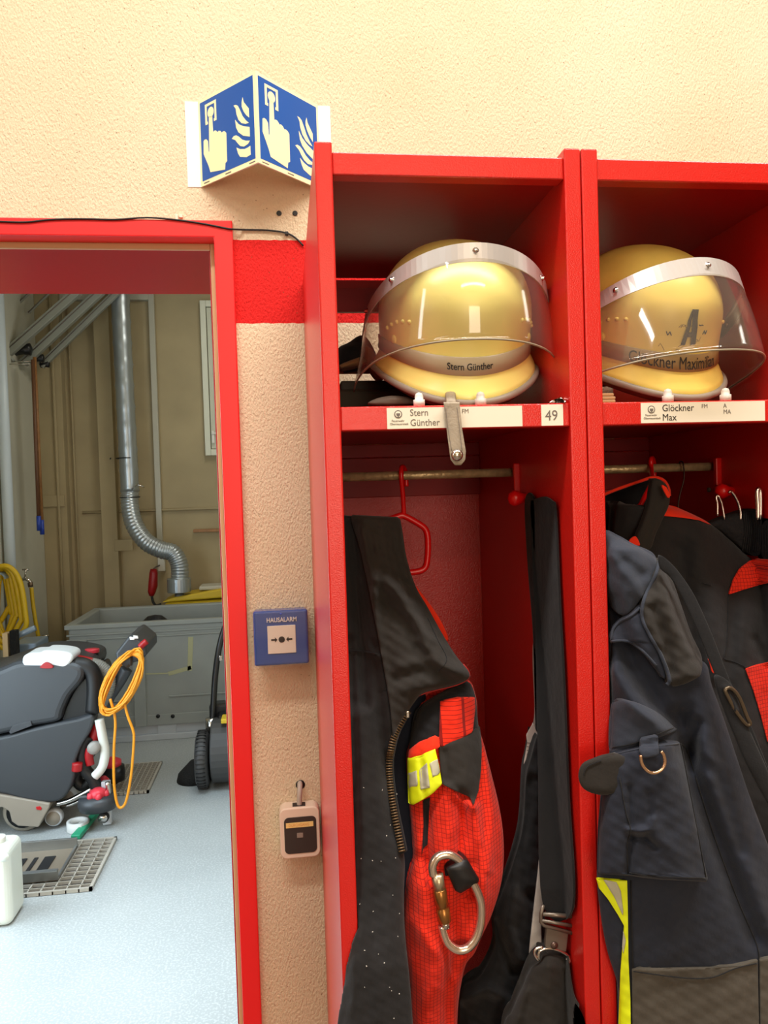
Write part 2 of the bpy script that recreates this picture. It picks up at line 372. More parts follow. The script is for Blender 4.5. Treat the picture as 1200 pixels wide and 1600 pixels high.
# ---------------------------------------------------------------- cloth sheets
def pdist(PX, PY, line):
    d = np.full(PX.shape, 1e9)
    for (x0, y0), (x1, y1) in zip(line[:-1], line[1:]):
        L2 = (x1-x0)**2+(y1-y0)**2+1e-9
        t = np.clip(((PX-x0)*(x1-x0)+(PY-y0)*(y1-y0))/L2, 0, 1)
        d = np.minimum(d, np.hypot(PX-x0-t*(x1-x0), PY-y0-t*(y1-y0)))
    return d
class Sheet:
    """closed cloth volume: outline, depth, bulge, folds"""
    def __init__(s, poly, Y, bulge=.02, thick=.008, folds=(), wave=(0, 60, 300), smooth=True, base=None, off=.002, ptop=2.0, noise=.0, bay='auto'):
        s.poly = np.array(catmull(poly, 6, True) if smooth else poly, float)
        s.Y, s.bulge, s.thick, s.folds, s.wave, s.base, s.off, s.noise = Y, bulge, thick, folds, wave, base, off, noise
        if bay == 'auto': bay = (t_+.001, Wk-t_-.001) if s.poly[:, 0].mean() < 900 else (Wk+t_+.001, 2*Wk-t_-.001)
        s.bay = bay
        s.y0, s.y1 = s.poly[:, 1].min(), s.poly[:, 1].max(); s.ph = random.random()*6
    def span(s, y):
        y = min(max(y, s.y0+.01), s.y1-.01); xs = []; P = s.poly; n = len(P)
        for i in range(n):
            a, b = P[i], P[(i+1) % n]
            if (a[1] <= y) != (b[1] <= y): xs.append(a[0]+(b[0]-a[0])*(y-a[1])/(b[1]-a[1]))
        if not xs: i = np.argmin(abs(P[:, 1]-y)); return P[i, 0]-.1, P[i, 0]+.1
        return min(xs), max(xs)
    def depth(s, PX, PY):
        PX = np.asarray(PX, float); PY = np.asarray(PY, float)
        if s.base is not None:
            D = s.base.depth(PX, PY)-s.off
        else:
            D = (s.Y(PX, PY) if callable(s.Y) else np.full(PX.shape, s.Y)).astype(float)
        if s.bulge:
            if not hasattr(s, 'tab'):
                s.ty = np.linspace(s.y0, s.y1, 500); s.tab = np.array([s.span(v) for v in s.ty])
            sp = np.stack([np.interp(PY, s.ty, s.tab[:, 0]), np.interp(PY, s.ty, s.tab[:, 1])], -1)
            w = np.maximum(sp[..., 1]-sp[..., 0], 1e-6)
            u = np.clip((PX-sp[..., 0])/w, 0, 1)
            D = D-s.bulge*np.sqrt(np.clip(1-(2*u-1)**2, 0, 1))*np.clip(w/60, 0, 1)
        for line, amp, wd in s.folds:
            D = D-amp*np.exp(-(pdist(PX, PY, line)/wd)**2)
        a, lx, ly = s.wave
        if a:
            D = D-a*(np.sin(PX/lx*6.28+s.ph+1.3*np.sin(PY/ly*6.28))*.6+np.sin(PX/lx*11.1+PY/ly*9+2*s.ph)*.4)
        if s.noise:
            D = D-s.noise*(np.sin(PX*.13+PY*.07+s.ph)*np.sin(PY*.11-PX*.05+1.7)+.6*np.sin(PX*.31-PY*.12)*np.sin(PY*.23+PX*.09))
        if s.bay and s.base is None:      # cloth never passes through the locker's right panel
            dx = FW[0]+RT[0]*(PX-600)/F-UP[0]*(PY-800)/F; dy = FW[1]+RT[1]*(PX-600)/F-UP[1]*(PY-800)/F
            YP = CAM[1]+(s.bay[1]-.006-CAM[0])*dy/np.maximum(dx, 1e-4); D = np.where(dx > .01, np.minimum(D, YP), D)
        return D
    def mesh(s, name, m, parent, nu=None, nv=None, label=None):
        ys = np.linspace(s.y0+.2, s.y1-.2, nv or int(min(260, max(8, (s.y1-s.y0)/3.0))))
        sp = np.array([s.span(y) for y in ys]); wmax = (sp[:, 1]-sp[:, 0]).max()
        nu = nu or int(min(110, max(6, wmax/2.6)))
        u = .5-.5*np.cos(np.linspace(0, PI, nu)) if s.bulge else np.linspace(0, 1, nu)
        PX = sp[:, :1]+(sp[:, 1:]-sp[:, :1])*u[None]; PY = np.repeat(ys[:, None], nu, 1)
        D = s.depth(PX, PY)
        dirs = FW[None, None]+RT[None, None]*((PX-600)/F)[..., None]-UP[None, None]*((PY-800)/F)[..., None]
        def pt(DD): return CAM+dirs*((DD-CAM[1])/dirs[..., 1])[..., None]
        Fp = pt(D)
        # back face: straight behind the front (parallel, real thickness)
        uu = np.sqrt(np.clip(1-(2*u-1)**2, 0, 1))[None]
        Bp = Fp.copy(); Bp[..., 1] = D+(s.bulge*uu if s.bulge else 0)+s.thick*(.35+.65*uu)
        if s.bay:
            for A_ in (Fp, Bp):
                inb = A_[..., 1] > -.5535
                A_[..., 0] = np.where(inb, np.clip(A_[..., 0], s.bay[0], s.bay[1]), A_[..., 0])
            near = (Fp[..., 1] > -.5535) & (Fp[..., 0] > s.bay[1]-.0075)
            Bp[..., 0] = np.where(near, np.minimum(Fp[..., 0]+.003, s.bay[1]), Bp[..., 0])
        nv_ = len(ys); b = MB(); allv = [tuple(p) for p in Fp.reshape(-1, 3)]+[tuple(p) for p in Bp.reshape(-1, 3)]
        K = nv_*nu; fs = []
        for i in range(nv_-1):
            for j in range(nu-1):
                a = i*nu+j; fs.append((a, a+1, a+nu+1, a+nu)); fs.append((K+a, K+a+nu, K+a+nu+1, K+a+1))
        for i in range(nv_-1):
            a = i*nu; fs.append((a, a+nu, K+a+nu, K+a)); a = i*nu+nu-1; fs.append((a, K+a, K+a+nu, a+nu))
        for j in range(nu-1):
            a = j; fs.append((a, K+a, K+a+1, a+1)); a = (nv_-1)*nu+j; fs.append((a, a+1, K+a+1, K+a))
        b.add(allv, fs); return b.build(name, m, parent, label=label)
def line_on(sheet, pts, r, name, m, parent, off=.001, n=5, sm=5, squash=1):
    P = np.array(catmull(pts, sm)); D = sheet.depth(P[:, 0], P[:, 1])-off
    return MB().tube([at(p[0], p[1], d) for p, d in zip(P, D)], r, n, squash=squash).build(name, m, parent)

# ================================================================ SETTING
# wall with the doorway
wx0, wx1, H = -4.0, 6.0, 4.0
dl, dr, dt = -1.16, -.135, 2.055          # door opening
b = MB(); b.box((wx0, 0, 0), (dl, .27, H)); b.box((dr, 0, 0), (wx1, .27, H)); b.box((dl, 0, dt), (dr, .27, H))
tag(b.build('wall_front', PLASTER, smooth=False), kind='structure')
tag(MB().box((wx0, -7.2, -.1), (wx1, 0, 0)).build('floor', HALLFLOOR), kind='structure')
tag(MB().box((wx0, -7.2, H), (wx1, 5.2, H+.1)).build('ceiling', HALLWALL), kind='structure')
tag(MB().box((wx0-.1, -7.2, 0), (wx0, 0, H)).build('wall_left', HALLWALL), kind='structure')
tag(MB().box((wx1, -7.2, 0), (wx1+.1, 0, H)).build('wall_right', HALLWALL), kind='structure')
tag(MB().box((wx0, -7.3, 0), (wx1, -7.2, H)).build('wall_rear', HALLWALL), kind='structure')
# back room shell
BY = 4.95; LX = -1.93
tag(MB().box((LX, .27, -.1), (1.6, BY, 0)).build('floor', FLOORG), kind='structure')
bw = MB().box((LX, BY, 0), (1.6, BY+.1, 3.62))
tag(bw.build('wall_back_room_back', BEIGEWALL), kind='structure')
tag(MB().box((LX-.1, .27, 0), (LX, BY, 3.62)).build('wall_back_room_left', LIGHTWALL), kind='structure')
tag(MB().box((1.6, .27, 0), (1.7, BY, 3.62)).build('wall_back_room_right', BEIGEWALL), kind='structure')
tag(MB().box((LX, .27, 3.62), (1.6, BY, 3.7)).build('ceiling', BEIGEWALL), kind='structure')

# door frame
dz = 2.0824; dfx = -.1193
t = root('door_1', (-.65, 0, 0), kind='structure')
fi = at(335, 400, -.012)[0]               # inner edge of the face
zt = at(200, 369, -.012)[2]
b = MB(); b.prism([(x, -.012, z) for x, z in ((-1.20, 0), (-1.16, 0), (-1.16, zt), (fi, zt), (fi, 0), (dfx, 0), (dfx, dz), (-1.20, dz))], (0, .282, 0))
b.build('frame', REDF, t, bevel=.002)
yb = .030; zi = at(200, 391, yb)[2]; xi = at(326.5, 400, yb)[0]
b = MB(); b.box((-1.16, yb, zi), (fi+.02, .33, zt+.01)); b.box((xi, yb, 0), (fi+.02, .33, zi)); b.build('inner_frame', mat('red_gloss_frame_shaded', rgb(168, 14, 26), .25), t, bevel=.001)  # frame red painted darker, standing in for the dark room it reflects
za, zs_ = at(200, 379, yb-.006)[2], at(200, 389.5, yb-.006)[2]; xs0, xs1 = at(328.6, 400, yb-.006)[0], at(336, 400, yb-.006)[0]
b = MB(); b.box((-1.15, yb-.006, zs_), (xs0, yb+.001, za)); b.box((xs0, yb-.006, 0), (xs1, yb+.001, za)); b.build('rubber_seal', SEAL, t, bevel=.002, label='tan rubber seal')

# back room wall relief (structure trims)
def wallline(p0, p1, w, d, m, name='trim_1', Y=BY):
    a = at(*p0, Y-d/2); c = at(*p1, Y-d/2)
    return a, c
def vbar(px, y0, y1, w, d, m, name, kind='structure', Y=BY, x=None):
    a = at(px, y0, Y-d); c = at(px, y1, Y-d); X = (a[0]+at(px, (y0+y1)/2, Y-d)[0])/2 if x is None else x
    o = MB().box((X-w/2, Y-d, c[2]), (X+w/2, Y+.001, a[2])).build(name, m, bevel=.002); 
    if kind: tag(o, kind=kind)
    return o
xp = at(178, 700, BY)[0]
tag(MB().box((xp-.10, BY-.09, 0), (xp+.02, BY+.01, 3.62)).build('trim_1', BEIGEWALL, bevel=.004), kind='structure')
tag(MB().box((LX, BY-.10, 0), (at(106, 700, BY)[0], BY+.01, 3.62)).build('trim_2', BEIGEWALL, bevel=.004), kind='structure')

# back room window
t = root('window_1', tuple(at(330, 600, BY-.03)), kind='structure')
a = at(312, 470, BY-.03); c = at(345, 712, BY-.03); x0, z1, z0 = a[0], a[2], at(322, 712, BY-.03)[2]; x1 = x0+.62
b = MB()
b.box((x0, BY-.05, z0), (x0+.045, BY, z1)); b.box((x1-.045, BY-.05, z0), (x1, BY, z1)); b.box((x0+.045, BY-.05, z0), (x1-.045, BY, z0+.05)); b.box((x0+.045, BY-.05, z1-.05), (x1-.045, BY, z1))
b.build('window_frame', mat('window_white', rgb(214, 214, 196), .5), t, bevel=.004)
b = MB(); b.box((x0+.05, BY-.035, z0+.055), (x0+.085, BY-.01, z1-.055)); b.box((x1-.085, BY-.035, z0+.055), (x1-.05, BY-.01, z1-.055)); b.box((x0+.085, BY-.035, z0+.055), (x1-.085, BY-.01, z0+.09)); b.box((x0+.085, BY-.035, z1-.09), (x1-.085, BY-.01, z1-.055))
sash = b.build('sash', mat('sash_white', rgb(196, 196, 176), .5), t, bevel=.003)
MB().box((x0+.085, BY-.02, z0+.09), (x1-.085, BY-.014, z1-.09)).build('pane', mat('frosted_pane', rgb(176, 178, 160), .25), sash)
b = MB(); b.box((x0+.056, BY-.05, z0+.10), (x0+.078, BY-.035, z0+.20)); b.box((x0+.056, BY-.06, z0+.17), (x0+.12, BY-.05, z0+.185)); b.build('handle', WHITEP, sash, bevel=.002)

# daylight window in the left wall of the back room, unseen, added to cover the black wall behind the lamp
t = root('added_window_2', (LX, 1.2, .25), kind='structure')
wm = bpy.data.materials.new('added_daylight_pane'); wm.use_nodes = True
wb_ = wm.node_tree.nodes['Principled BSDF']; wb_.inputs['Base Color'].default_value = (.6, .7, .8, 1)
wb_.inputs['Emission Color'].default_value = (.72, .88, 1, 1); wb_.inputs['Emission Strength'].default_value = 2.5
MB().box((LX-.002, .40, .30), (LX+.006, 2.0, 2.40)).build('pane', wm, t)
b = MB()
for A_, B_ in (((LX, .34, .24), (LX+.02, 2.06, .30)), ((LX, .34, 2.40), (LX+.02, 2.06, 2.46)), ((LX, .34, .30), (LX+.02, .40, 2.40)), ((LX, 2.0, .30), (LX+.02, 2.06, 2.40))): b.box(A_, B_)
b.build('window_frame', MATS['window_white'], t, bevel=.003)

# ================================================================ LOCKERS
T = 1.9775; hT, hB, sT, sB = 1.968, 1.9434, 1.6927, 1.6662
BK = -.135
def locker(x, label):
    r = root('locker', (x+Wk/2, -D/2, 0), label, 'locker', 'open red lockers along the wall')
    MB().box((x+.0006, -D, 0), (x+t_, -.001, T)).build('side_panel', RED, r, bevel=.0018, seg=3)
    MB().box((x+Wk-t_, -D, 0), (x+Wk-.0006, -.001, T)).build('side_panel', RED, r, bevel=.0018, seg=3)
    i0, i1 = x+t_, x+Wk-t_
    MB().box((i0, -D+.003, hB), (i1, -D+.022, hT)).build('header_rail', RED, r, bevel=.0015)
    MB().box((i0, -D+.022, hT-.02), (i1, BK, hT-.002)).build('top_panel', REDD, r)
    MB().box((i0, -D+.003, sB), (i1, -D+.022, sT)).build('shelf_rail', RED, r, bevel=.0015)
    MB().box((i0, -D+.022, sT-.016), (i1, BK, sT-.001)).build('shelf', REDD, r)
    zc = at(560, 487, BK)[2]; zl = at(560, 450, BK)[2]
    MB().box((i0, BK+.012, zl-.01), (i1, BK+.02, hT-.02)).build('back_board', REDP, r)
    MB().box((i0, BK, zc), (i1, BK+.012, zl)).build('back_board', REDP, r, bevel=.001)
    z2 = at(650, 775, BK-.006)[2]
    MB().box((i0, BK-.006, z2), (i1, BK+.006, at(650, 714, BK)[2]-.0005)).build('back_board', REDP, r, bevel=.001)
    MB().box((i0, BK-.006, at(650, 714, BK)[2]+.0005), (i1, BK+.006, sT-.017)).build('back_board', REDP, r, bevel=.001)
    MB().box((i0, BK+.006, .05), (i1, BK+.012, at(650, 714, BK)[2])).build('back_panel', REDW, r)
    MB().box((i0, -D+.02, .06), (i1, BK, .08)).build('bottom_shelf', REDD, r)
    # two hanging tubes and their brackets
    for (Y, z, rr) in ((-.338, 1.620, .0062), (-.235, 1.783, .0062)):
        MB().tube([(i0-.001, Y, z), (i1+.001, Y, z)], rr, 14).build('hanging_tube', ROD, r, label='aged brass coloured tube')
        k = MB(); k.box((i1-.008, Y-.020, z-.028), (i1+.001, Y-.012, z+.012)); kb = k.build('tube_bracket', REDPL, r, bevel=.0015)
        for q in (-.016, -.004+.012):
            MB().lathe([(.0001, 0), (.0035, .001), (.0035, .004), (.0001, .005)], (i1-.0045-.001, Y+q-.0, z-.034), 10, 'x').build('screw', INKG if z < 1.7 else STEEL, kb)
    # coat hook knob on the right panel
    kx = MB().lathe([(.0001, -.001), (.006, 0), (.007, .006), (.010, .012), (.011, .018), (.007, .024), (.0001, .026)], (0, 0, 0), 16, 'x')
    kx.v = [(i1-p[0]+.0, p[1]-.384, p[2]+1.584) for p in kx.v]
    kx.build('hook_knob', REDPL, r)
    return r
L1 = locker(0, 'open red wooden locker next to the alarm button, number 49 on its shelf edge')
L2 = locker(Wk, 'open red wooden locker cut off at the right edge of the photo')

# name cards and number sticker
def card(par, x0, x1, z0, z1, lines, name='name_card'):
    Y = -D+.003
    c = MB().box((x0, Y-.0009, z0), (x1, Y+.0002, z1)).build(name, PAPER, par, label='cream printed card')
    for s, sz, x, z, m, bo in lines:
        text(s, sz, (x, Y-.0010, z), (1, 0, 0), (0, 0, 1), m, c, 'lettering', bold=bo, sx=.92, depth=.00015)
    return c
x0 = at(605, 650, -D)[0]; x1 = at(817, 650, -D)[0]
def emblem(c, x):
    Y = -D+.003-.001
    b = MB(); z = 1.6835
    P = [(x+.0045*math.cos(a), Y, z+.0045*math.sin(a)) for a in np.linspace(0, 2*PI, 14, endpoint=False)]
    P2 = [(x+.0034*math.cos(a), Y-.0002, z+.0034*math.sin(a)) for a in np.linspace(0, 2*PI, 14, endpoint=False)]
    b.prism(P, (0, -.0002, 0)); b.build('emblem', INKG, c)
    b = MB(); b.prism(P2, (0, -.0002, 0)); b.build('emblem', PAPER, c)
    b = MB(); b.prism([(x-.0022, Y-.0004, z+.001), (x+.0022, Y-.0004, z+.001), (x+.002, Y-.0004, z-.0012), (x, Y-.0004, z-.0032), (x-.002, Y-.0004, z-.0012)], (0, -.0002, 0)); b.build('emblem', INKG, c)
c1 = card(L1, x0, x1, 1.6675, 1.6905, [('Stern', .0105, x0+.0255, 1.6815, INKG, 0), ('Günther', .0105, x0+.0255, 1.6705, INKG, 0), ('FM', .0072, x0+.084, 1.6832, INKG, 0), ('Feuerwehr', .0035, x0+.005, 1.6752, INKG, 0), ('Obermauerstadt', .0033, x0+.003, 1.6718, INKG, 0)])
emblem(c1, x0+.0125)
xa = at(847, 650, -D)[0]; xb = at(881, 650, -D)[0]
card(L1, xa, xb, 1.6675, 1.6912, [('49', .0165, xa+.0042, 1.6735, INKG, 0)], 'number_sticker')
x0 = at(1003, 645, -D)[0]; x1 = at(1197, 640, -D)[0]
c2 = card(L2, x0, x1, 1.6680, 1.6912, [('Glöckner', .0112, x0+.0255, 1.6812, INK, 0), ('Max', .0112, x0+.0255, 1.6705, INK, 0), ('FM', .0068, x0+.074, 1.6840, INKG, 0), ('A', .0072, x0+.101, 1.6840, INKG, 0), ('MA', .0072, x0+.101, 1.6770, INKG, 0), ('Feuerwehr', .0035, x0+.005, 1.6760, INKG, 0), ('Obermauerstadt', .0033, x0+.003, 1.6724, INKG, 0)])
emblem(c2, x0+.0125)
# white pegs on the shelf edges
for px, par in ((655, L1), (751, L1), (1044, L2), (1134, L2)):
    X = at(px, 628, -D+.012)[0]
    MB().lathe([(.0065, 0), (.0065, .0075), (.0048, .008), (.0048, .0115), (.0036, .0145), (.0001, .0158)], (X, -D+.0125, sT), 16).build('helmet_peg', WHITEP, par, label='small white plastic peg')

# ================================================================ HELMETS
def helmet(pos, yaw, tilt, label, shell_m, band_m, name_txt, roll=0, vz0=0, vw=1, vy=0, worn=False):
    r = root('fire_helmet', pos, label, 'helmet', None, None, (tilt, roll, yaw))
    NA = 72
    def rimz(a):    # a=0 front, pi back
        c = math.cos(a); return -.012*max(c, 0)**2 - .030*max(-c, 0)**2 + .012*math.sin(a)**2
    def ring(a, z, rx, ry, sh=0): return (rx*math.sin(a), -(ry*math.cos(a))+sh, z)
    rows = []
    # outer profile from rim up to crown: (height blend, rx, ry)
    prof = [(0.0, .1045, .139), (.008, .102, .133), (.020, .0965, .1245), (.032, .0950, .1200), (.044, .0955, .1185), (.062, .0965, .1180), (.074, .0965, .1180)]
    for h, rx, ry in prof:
        rows.append([ring(a, h+(rimz(a))*(1-h/.10), rx, ry*(1.03 if False else 1)) for a in np.linspace(0, 2*PI, NA, endpoint=False)])
    for e in np.linspace(8, 86, 15):
        e = math.radians(e); k = math.cos(e)**.92
        z = .074+.091*math.sin(e)
        rows.append([ring(a, z+rimz(a)*.2*(1-math.sin(e)), .0965*k, .1180*k) for a in np.linspace(0, 2*PI, NA, endpoint=False)])
    b = MB(); b.grid(rows, True); k = len(b.v); b.v.append((0, 0, .1652))
    n0 = k-NA
    for j in range(NA): b.f.append([n0+j, n0+(j+1) % NA, k])
    sh = b.build('shell', shell_m, r, local=True, recalc=True)
    md = sh.modifiers.new('solid', 'SOLIDIFY'); md.thickness = .003; md.offset = -1
    A = np.linspace(0, 2*PI, NA, endpoint=False)
    MB().tube([ring(a, rimz(a)-.001, .1045, .1385) for a in A], .0042, 10, closed=True).build('rim_bead', RIM, r, local=True, label='grey rubber edge')
    # leather skirt below rim
    b = MB(); b.grid([[ring(a, rimz(a)-.002, .1035, .137) for a in A], [ring(a, rimz(a)-.011, .098, .131) for a in A], [ring(a, rimz(a)-.011, .095, .128) for a in A], [ring(a, rimz(a)-.002, .100, .133) for a in A]], True)
    b.build('inner_leather', HELMLEATHER, r, local=True)
    # band
    def shellp(a, h, off=0):
        hs = [p[0] for p in prof]; rx = np.interp(h, hs, [p[1] for p in prof])+off; ry = np.interp(h, hs, [p[2] for p in prof])+off
        return ring(a, h+rimz(a)*(1-h/.10), rx, ry)
    b = MB(); b.grid([[shellp(a, h, o) for a in A] for h, o in ((.0245, .0002), (.025, .0016), (.034, .0016), (.043, .0016), (.0435, .0002))], True)
    b.build('band', band_m, r, local=True, label='grey band round the shell')
    # name on the band / shell
    def warp(h0, u0, ra=.113, sc=1):
        def f(x, y, z):
            a = -(x*sc)/ra+u0; p = shellp(-a, min(h0+y, .0739), .0022+z) if h0+y < .074 else ring(-a, h0+y, .0965+.0006+z, .1180+.0006+z); return p
        return f
    text(name_txt[0], name_txt[1], (0, 0, 0), (1, 0, 0), (0, 0, 1), INK, r, 'name_lettering', warp=warp(name_txt[2], name_txt[3]), bold=0 if worn else .00015, align='CENTER', sx=name_txt[4], depth=.0001, local=True)
    # side rivets
    for sgn in (-1, 1):
        for i, (ad, h) in enumerate(((44, .074), (50, .073), (56, .071), (62, .066), (68, .060), (60, .048))):
            p = shellp(sgn*math.radians(ad), min(h, .074), .0)
            rr = .0026 if i < 5 else .0055
            q = MB().lathe([(rr, -.001), (rr, .001), (rr*.6, .0022), (.0001, .0026)], (0, 0, 0), 10)
            n = Vector((p[0], p[1]*.7, 0)).normalized(); R = n.to_track_quat('Z', 'Y').to_matrix()
            q.v = [tuple(R @ Vector(v)+Vector(p)+Vector((0, 0, 0))) for v in q.v]
            q.build('rivet', shell_m, r, local=True)
    # visor: ruled sheet between the upper hoop and the flared lower edge
    S = np.linspace(-1, 1, 61)
    def top(s):
        a = s*math.radians(98); return Vector((.113*math.sin(a), -.124*math.cos(a), .066+vz0+.094*math.cos(a)))
    def bot(s):
        a = s*math.radians(86)+vy; return Vector((.131*vw*math.sin(a), -.160*vw*math.cos(a), .062+vz0-.082*abs(s)**2.1))
    rows = []
    for k in np.linspace(0, 1, 14):
        row = []
        for s in S:
            p = top(s)*(1-k)+bot(s)*k; o = math.sin(k*PI)*.004
            row.append((p.x*(1+o), p.y-o, p.z))
        rows.append(row)
    vz = MB().grid(rows).build('visor', VISOR, r, local=True, label='clear flip-up visor', recalc=False)
    md = vz.modifiers.new('solid', 'SOLIDIFY'); md.thickness = .0014; md.offset = 0
    MB().tube([bot(s) for s in S], .0012, 6).build('visor_edge', mat('visor_edge', rgb(150, 140, 118), .3), vz, local=True)
    # metal strip along hoop
    rows = []
    for k in (0, .2):
        rows.append([tuple((top(s)*(1-k)+bot(s)*k)*1.0+Vector((math.sin(s*1.6)*.0016, -math.cos(s*1.6)*.0016, .001))) for s in S])
    st = MB().grid(rows).build('visor_strip', ALU, r, local=True, label='aluminium strip along the visor top', recalc=False, smooth=False)
    md = st.modifiers.new('solid', 'SOLIDIFY'); md.thickness = .0012; md.offset = 0
    for s in (-.78, -.5, 0, .5, .78):
        p = top(s)*.92+bot(s)*.08; n = Vector((math.sin(s*1.6), -math.cos(s*1.6), .1)).normalized()
        q = MB().lathe([(.0038, 0), (.0038, .0015), (.0022, .002), (.0022, .005), (.0001, .0055)], (0, 0, 0), 10); R = n.to_track_quat('Z', 'Y').to_matrix()
        q.v = [tuple(R @ Vector(v)+p+n*.001) for v in q.v]; q.build('stud', STEEL, r, local=True)
    r['_warp'] = 0
    del r['_warp']
    return r, warp, shellp
HA = helmet((.180, -.398, 1.752), math.radians(-3), math.radians(18), 'pale yellow fire helmet with clear visor and hanging leather strap, on the left locker shelf', SHELL, BAND, ('Stern Günther', .0098, .0305, 0, 1.1))
HBm = helmet((.429, -.392, 1.750), math.radians(6), math.radians(16), 'worn yellow fire helmet marked with a black letter A on the right locker shelf', SHELL2, BAND2, ('Glöckner Maximilian', .0190, .0275, .10, .86), worn=True, vz0=-.014, vw=1.12, vy=.12)
# the big black A with small characters around it, on the worn helmet
hr, wf, sp_ = HBm
wa = wf(.053, .115)
b = MB()
for q4 in ([(0, 0), (.0062, 0), (.0150, .036), (.0112, .036)], [(.0148, 0), (.0226, .001), (.0210, .036), (.0130, .036)], [(.0040, .0085), (.0162, .0085), (.0162, .0135), (.0055, .0135)]):
    b.grid([[wa((q4[0][0]*(1-u)+q4[1][0]*u)*(1-v)+(q4[3][0]*(1-u)+q4[2][0]*u)*v, (q4[0][1]*(1-u)+q4[1][1]*u)*(1-v)+(q4[3][1]*(1-u)+q4[2][1]*u)*v, .0004) for u in np.linspace(0, 1, 5)] for v in np.linspace(0, 1, 12)])
la = b.build('painted_letter', INK, hr, local=True); md = la.modifiers.new('solid', 'SOLIDIFY'); md.thickness = .0005; md.offset = 0
b = MB()
for (a, h, dx) in ((-.30, .062, 1), (.20, .064, 0), (.12, .0735, 1)):
    for k in range(3):
        p = Vector(sp_(a+k*.022, min(h+.004*((k+dx) % 2), .0739), .0004)); p2 = Vector(sp_(a+k*.022+.022, min(h+.004*((k+dx+1) % 2), .0739), .0004))
        b.tube([p, p2], .0006, 5)
b.build('small_marks', INK, hr, local=True)
# scratches on the worn helmet
b = MB(); rs = random.Random(3)
for i in range(9):
    a = rs.uniform(-.7, .1); h = rs.uniform(.045, .073); pts = []
    for k in range(4):
        pts.append(sp_(a, h, -.0001)); a += rs.uniform(.01, .035); h = min(.0739, h+rs.uniform(-.004, .006))
    b.tube(pts, .0004, 4)
b.build('scratches', mat('scratch_brown', rgb(110, 80, 40), .7), hr, local=True)
# leather chin strap of the left helmet hanging in front of the shelf rail
P = [(705, 626), (706, 640), (708, 665), (712, 690), (715, 715), (716, 724)]
ys = -D-.004
Wd = 12.5
pl = [(693, 628), (718, 628), (722, 670), (728, 705), (727, 719), (720, 727), (711, 727), (704, 718), (699, 680)]
s = Sheet(pl, lambda x, y: -D-.004-.004*np.clip((y-640)/60, 0, 1), .0015, .002, smooth=False)
s2 = s.mesh('chin_strap', LEATHER, HA[0] if False else None)
bpy.data.objects.remove(s2)
# (the strap is a child of the helmet, so it is built in the helmet's own frame)
def to_local(o, parent):
    bpy.context.view_layer.update()
    mi = parent.matrix_world.inverted()
    for v in o.data.vertices: v.co = mi @ v.co
    o.parent = parent; return o
bpy.context.view_layer.update()
st = s.mesh('chin_strap', LEATHER, None); st['label'] = 'grey leather strap with a press stud'; to_local(st, HA[0])
for off in (-9, 9):
    o = line_on(s, [(705+off, 636), (709+off, 670), (714+off*.9, 705)], .0003, 'stitching', INKG, None); to_local(o, st); o.parent = st
    o.matrix_parent_inverse = Matrix.Identity(4)
    for v in o.data.vertices: pass
c = at(714, 711, -D-.0105)
o = MB().lathe([(.0065, 0), (.0065, .002), (.0035, .0038), (.0001, .0042)], c, 16, 'y').build('press_stud', STEEL, None); to_local(o, HA[0])
o = MB().tube([at(705, 629, -D-.003), at(704, 618, -D+.02), at(703, 606, -D+.06)], [.006, .006, .005], 8, squash=.3).build('strap_root', LEATHER, None); to_local(o, HA[0])
# ================================================================ SAFETY SIGN (V shape)
zb, ztp = 2.143, 2.291; xl, xa_, xr = -.171, -.0685, .038; ya = -.106
t = root('fire_alarm_sign', (xa_, 0, zb), 'white V-shaped sign with blue fire alarm pictograms projecting from the wall', 'sign')
b = MB()
sh = [(-.194, 0), (xl, 0), (xa_, ya), (xr, 0), (.060, 0)]
th = .0016
front = [(x, y-.0012) for x, y in sh]; back = [(x, y+.0008 if i in (0, 1, 3, 4) else y+.003) for i, (x, y) in enumerate(sh)]
for i in range(4):
    (xa0, ya0), (xb0, yb0) = front[i], front[i+1]; (xc, yc), (xd, yd) = back[i+1], back[i]
    b.prism([(xa0, ya0, zb), (xb0, yb0, zb), (xc, yc, zb), (xd, yd, zb)], (0, 0, ztp-zb))
b.build('folded_sheet', LUMB, t)
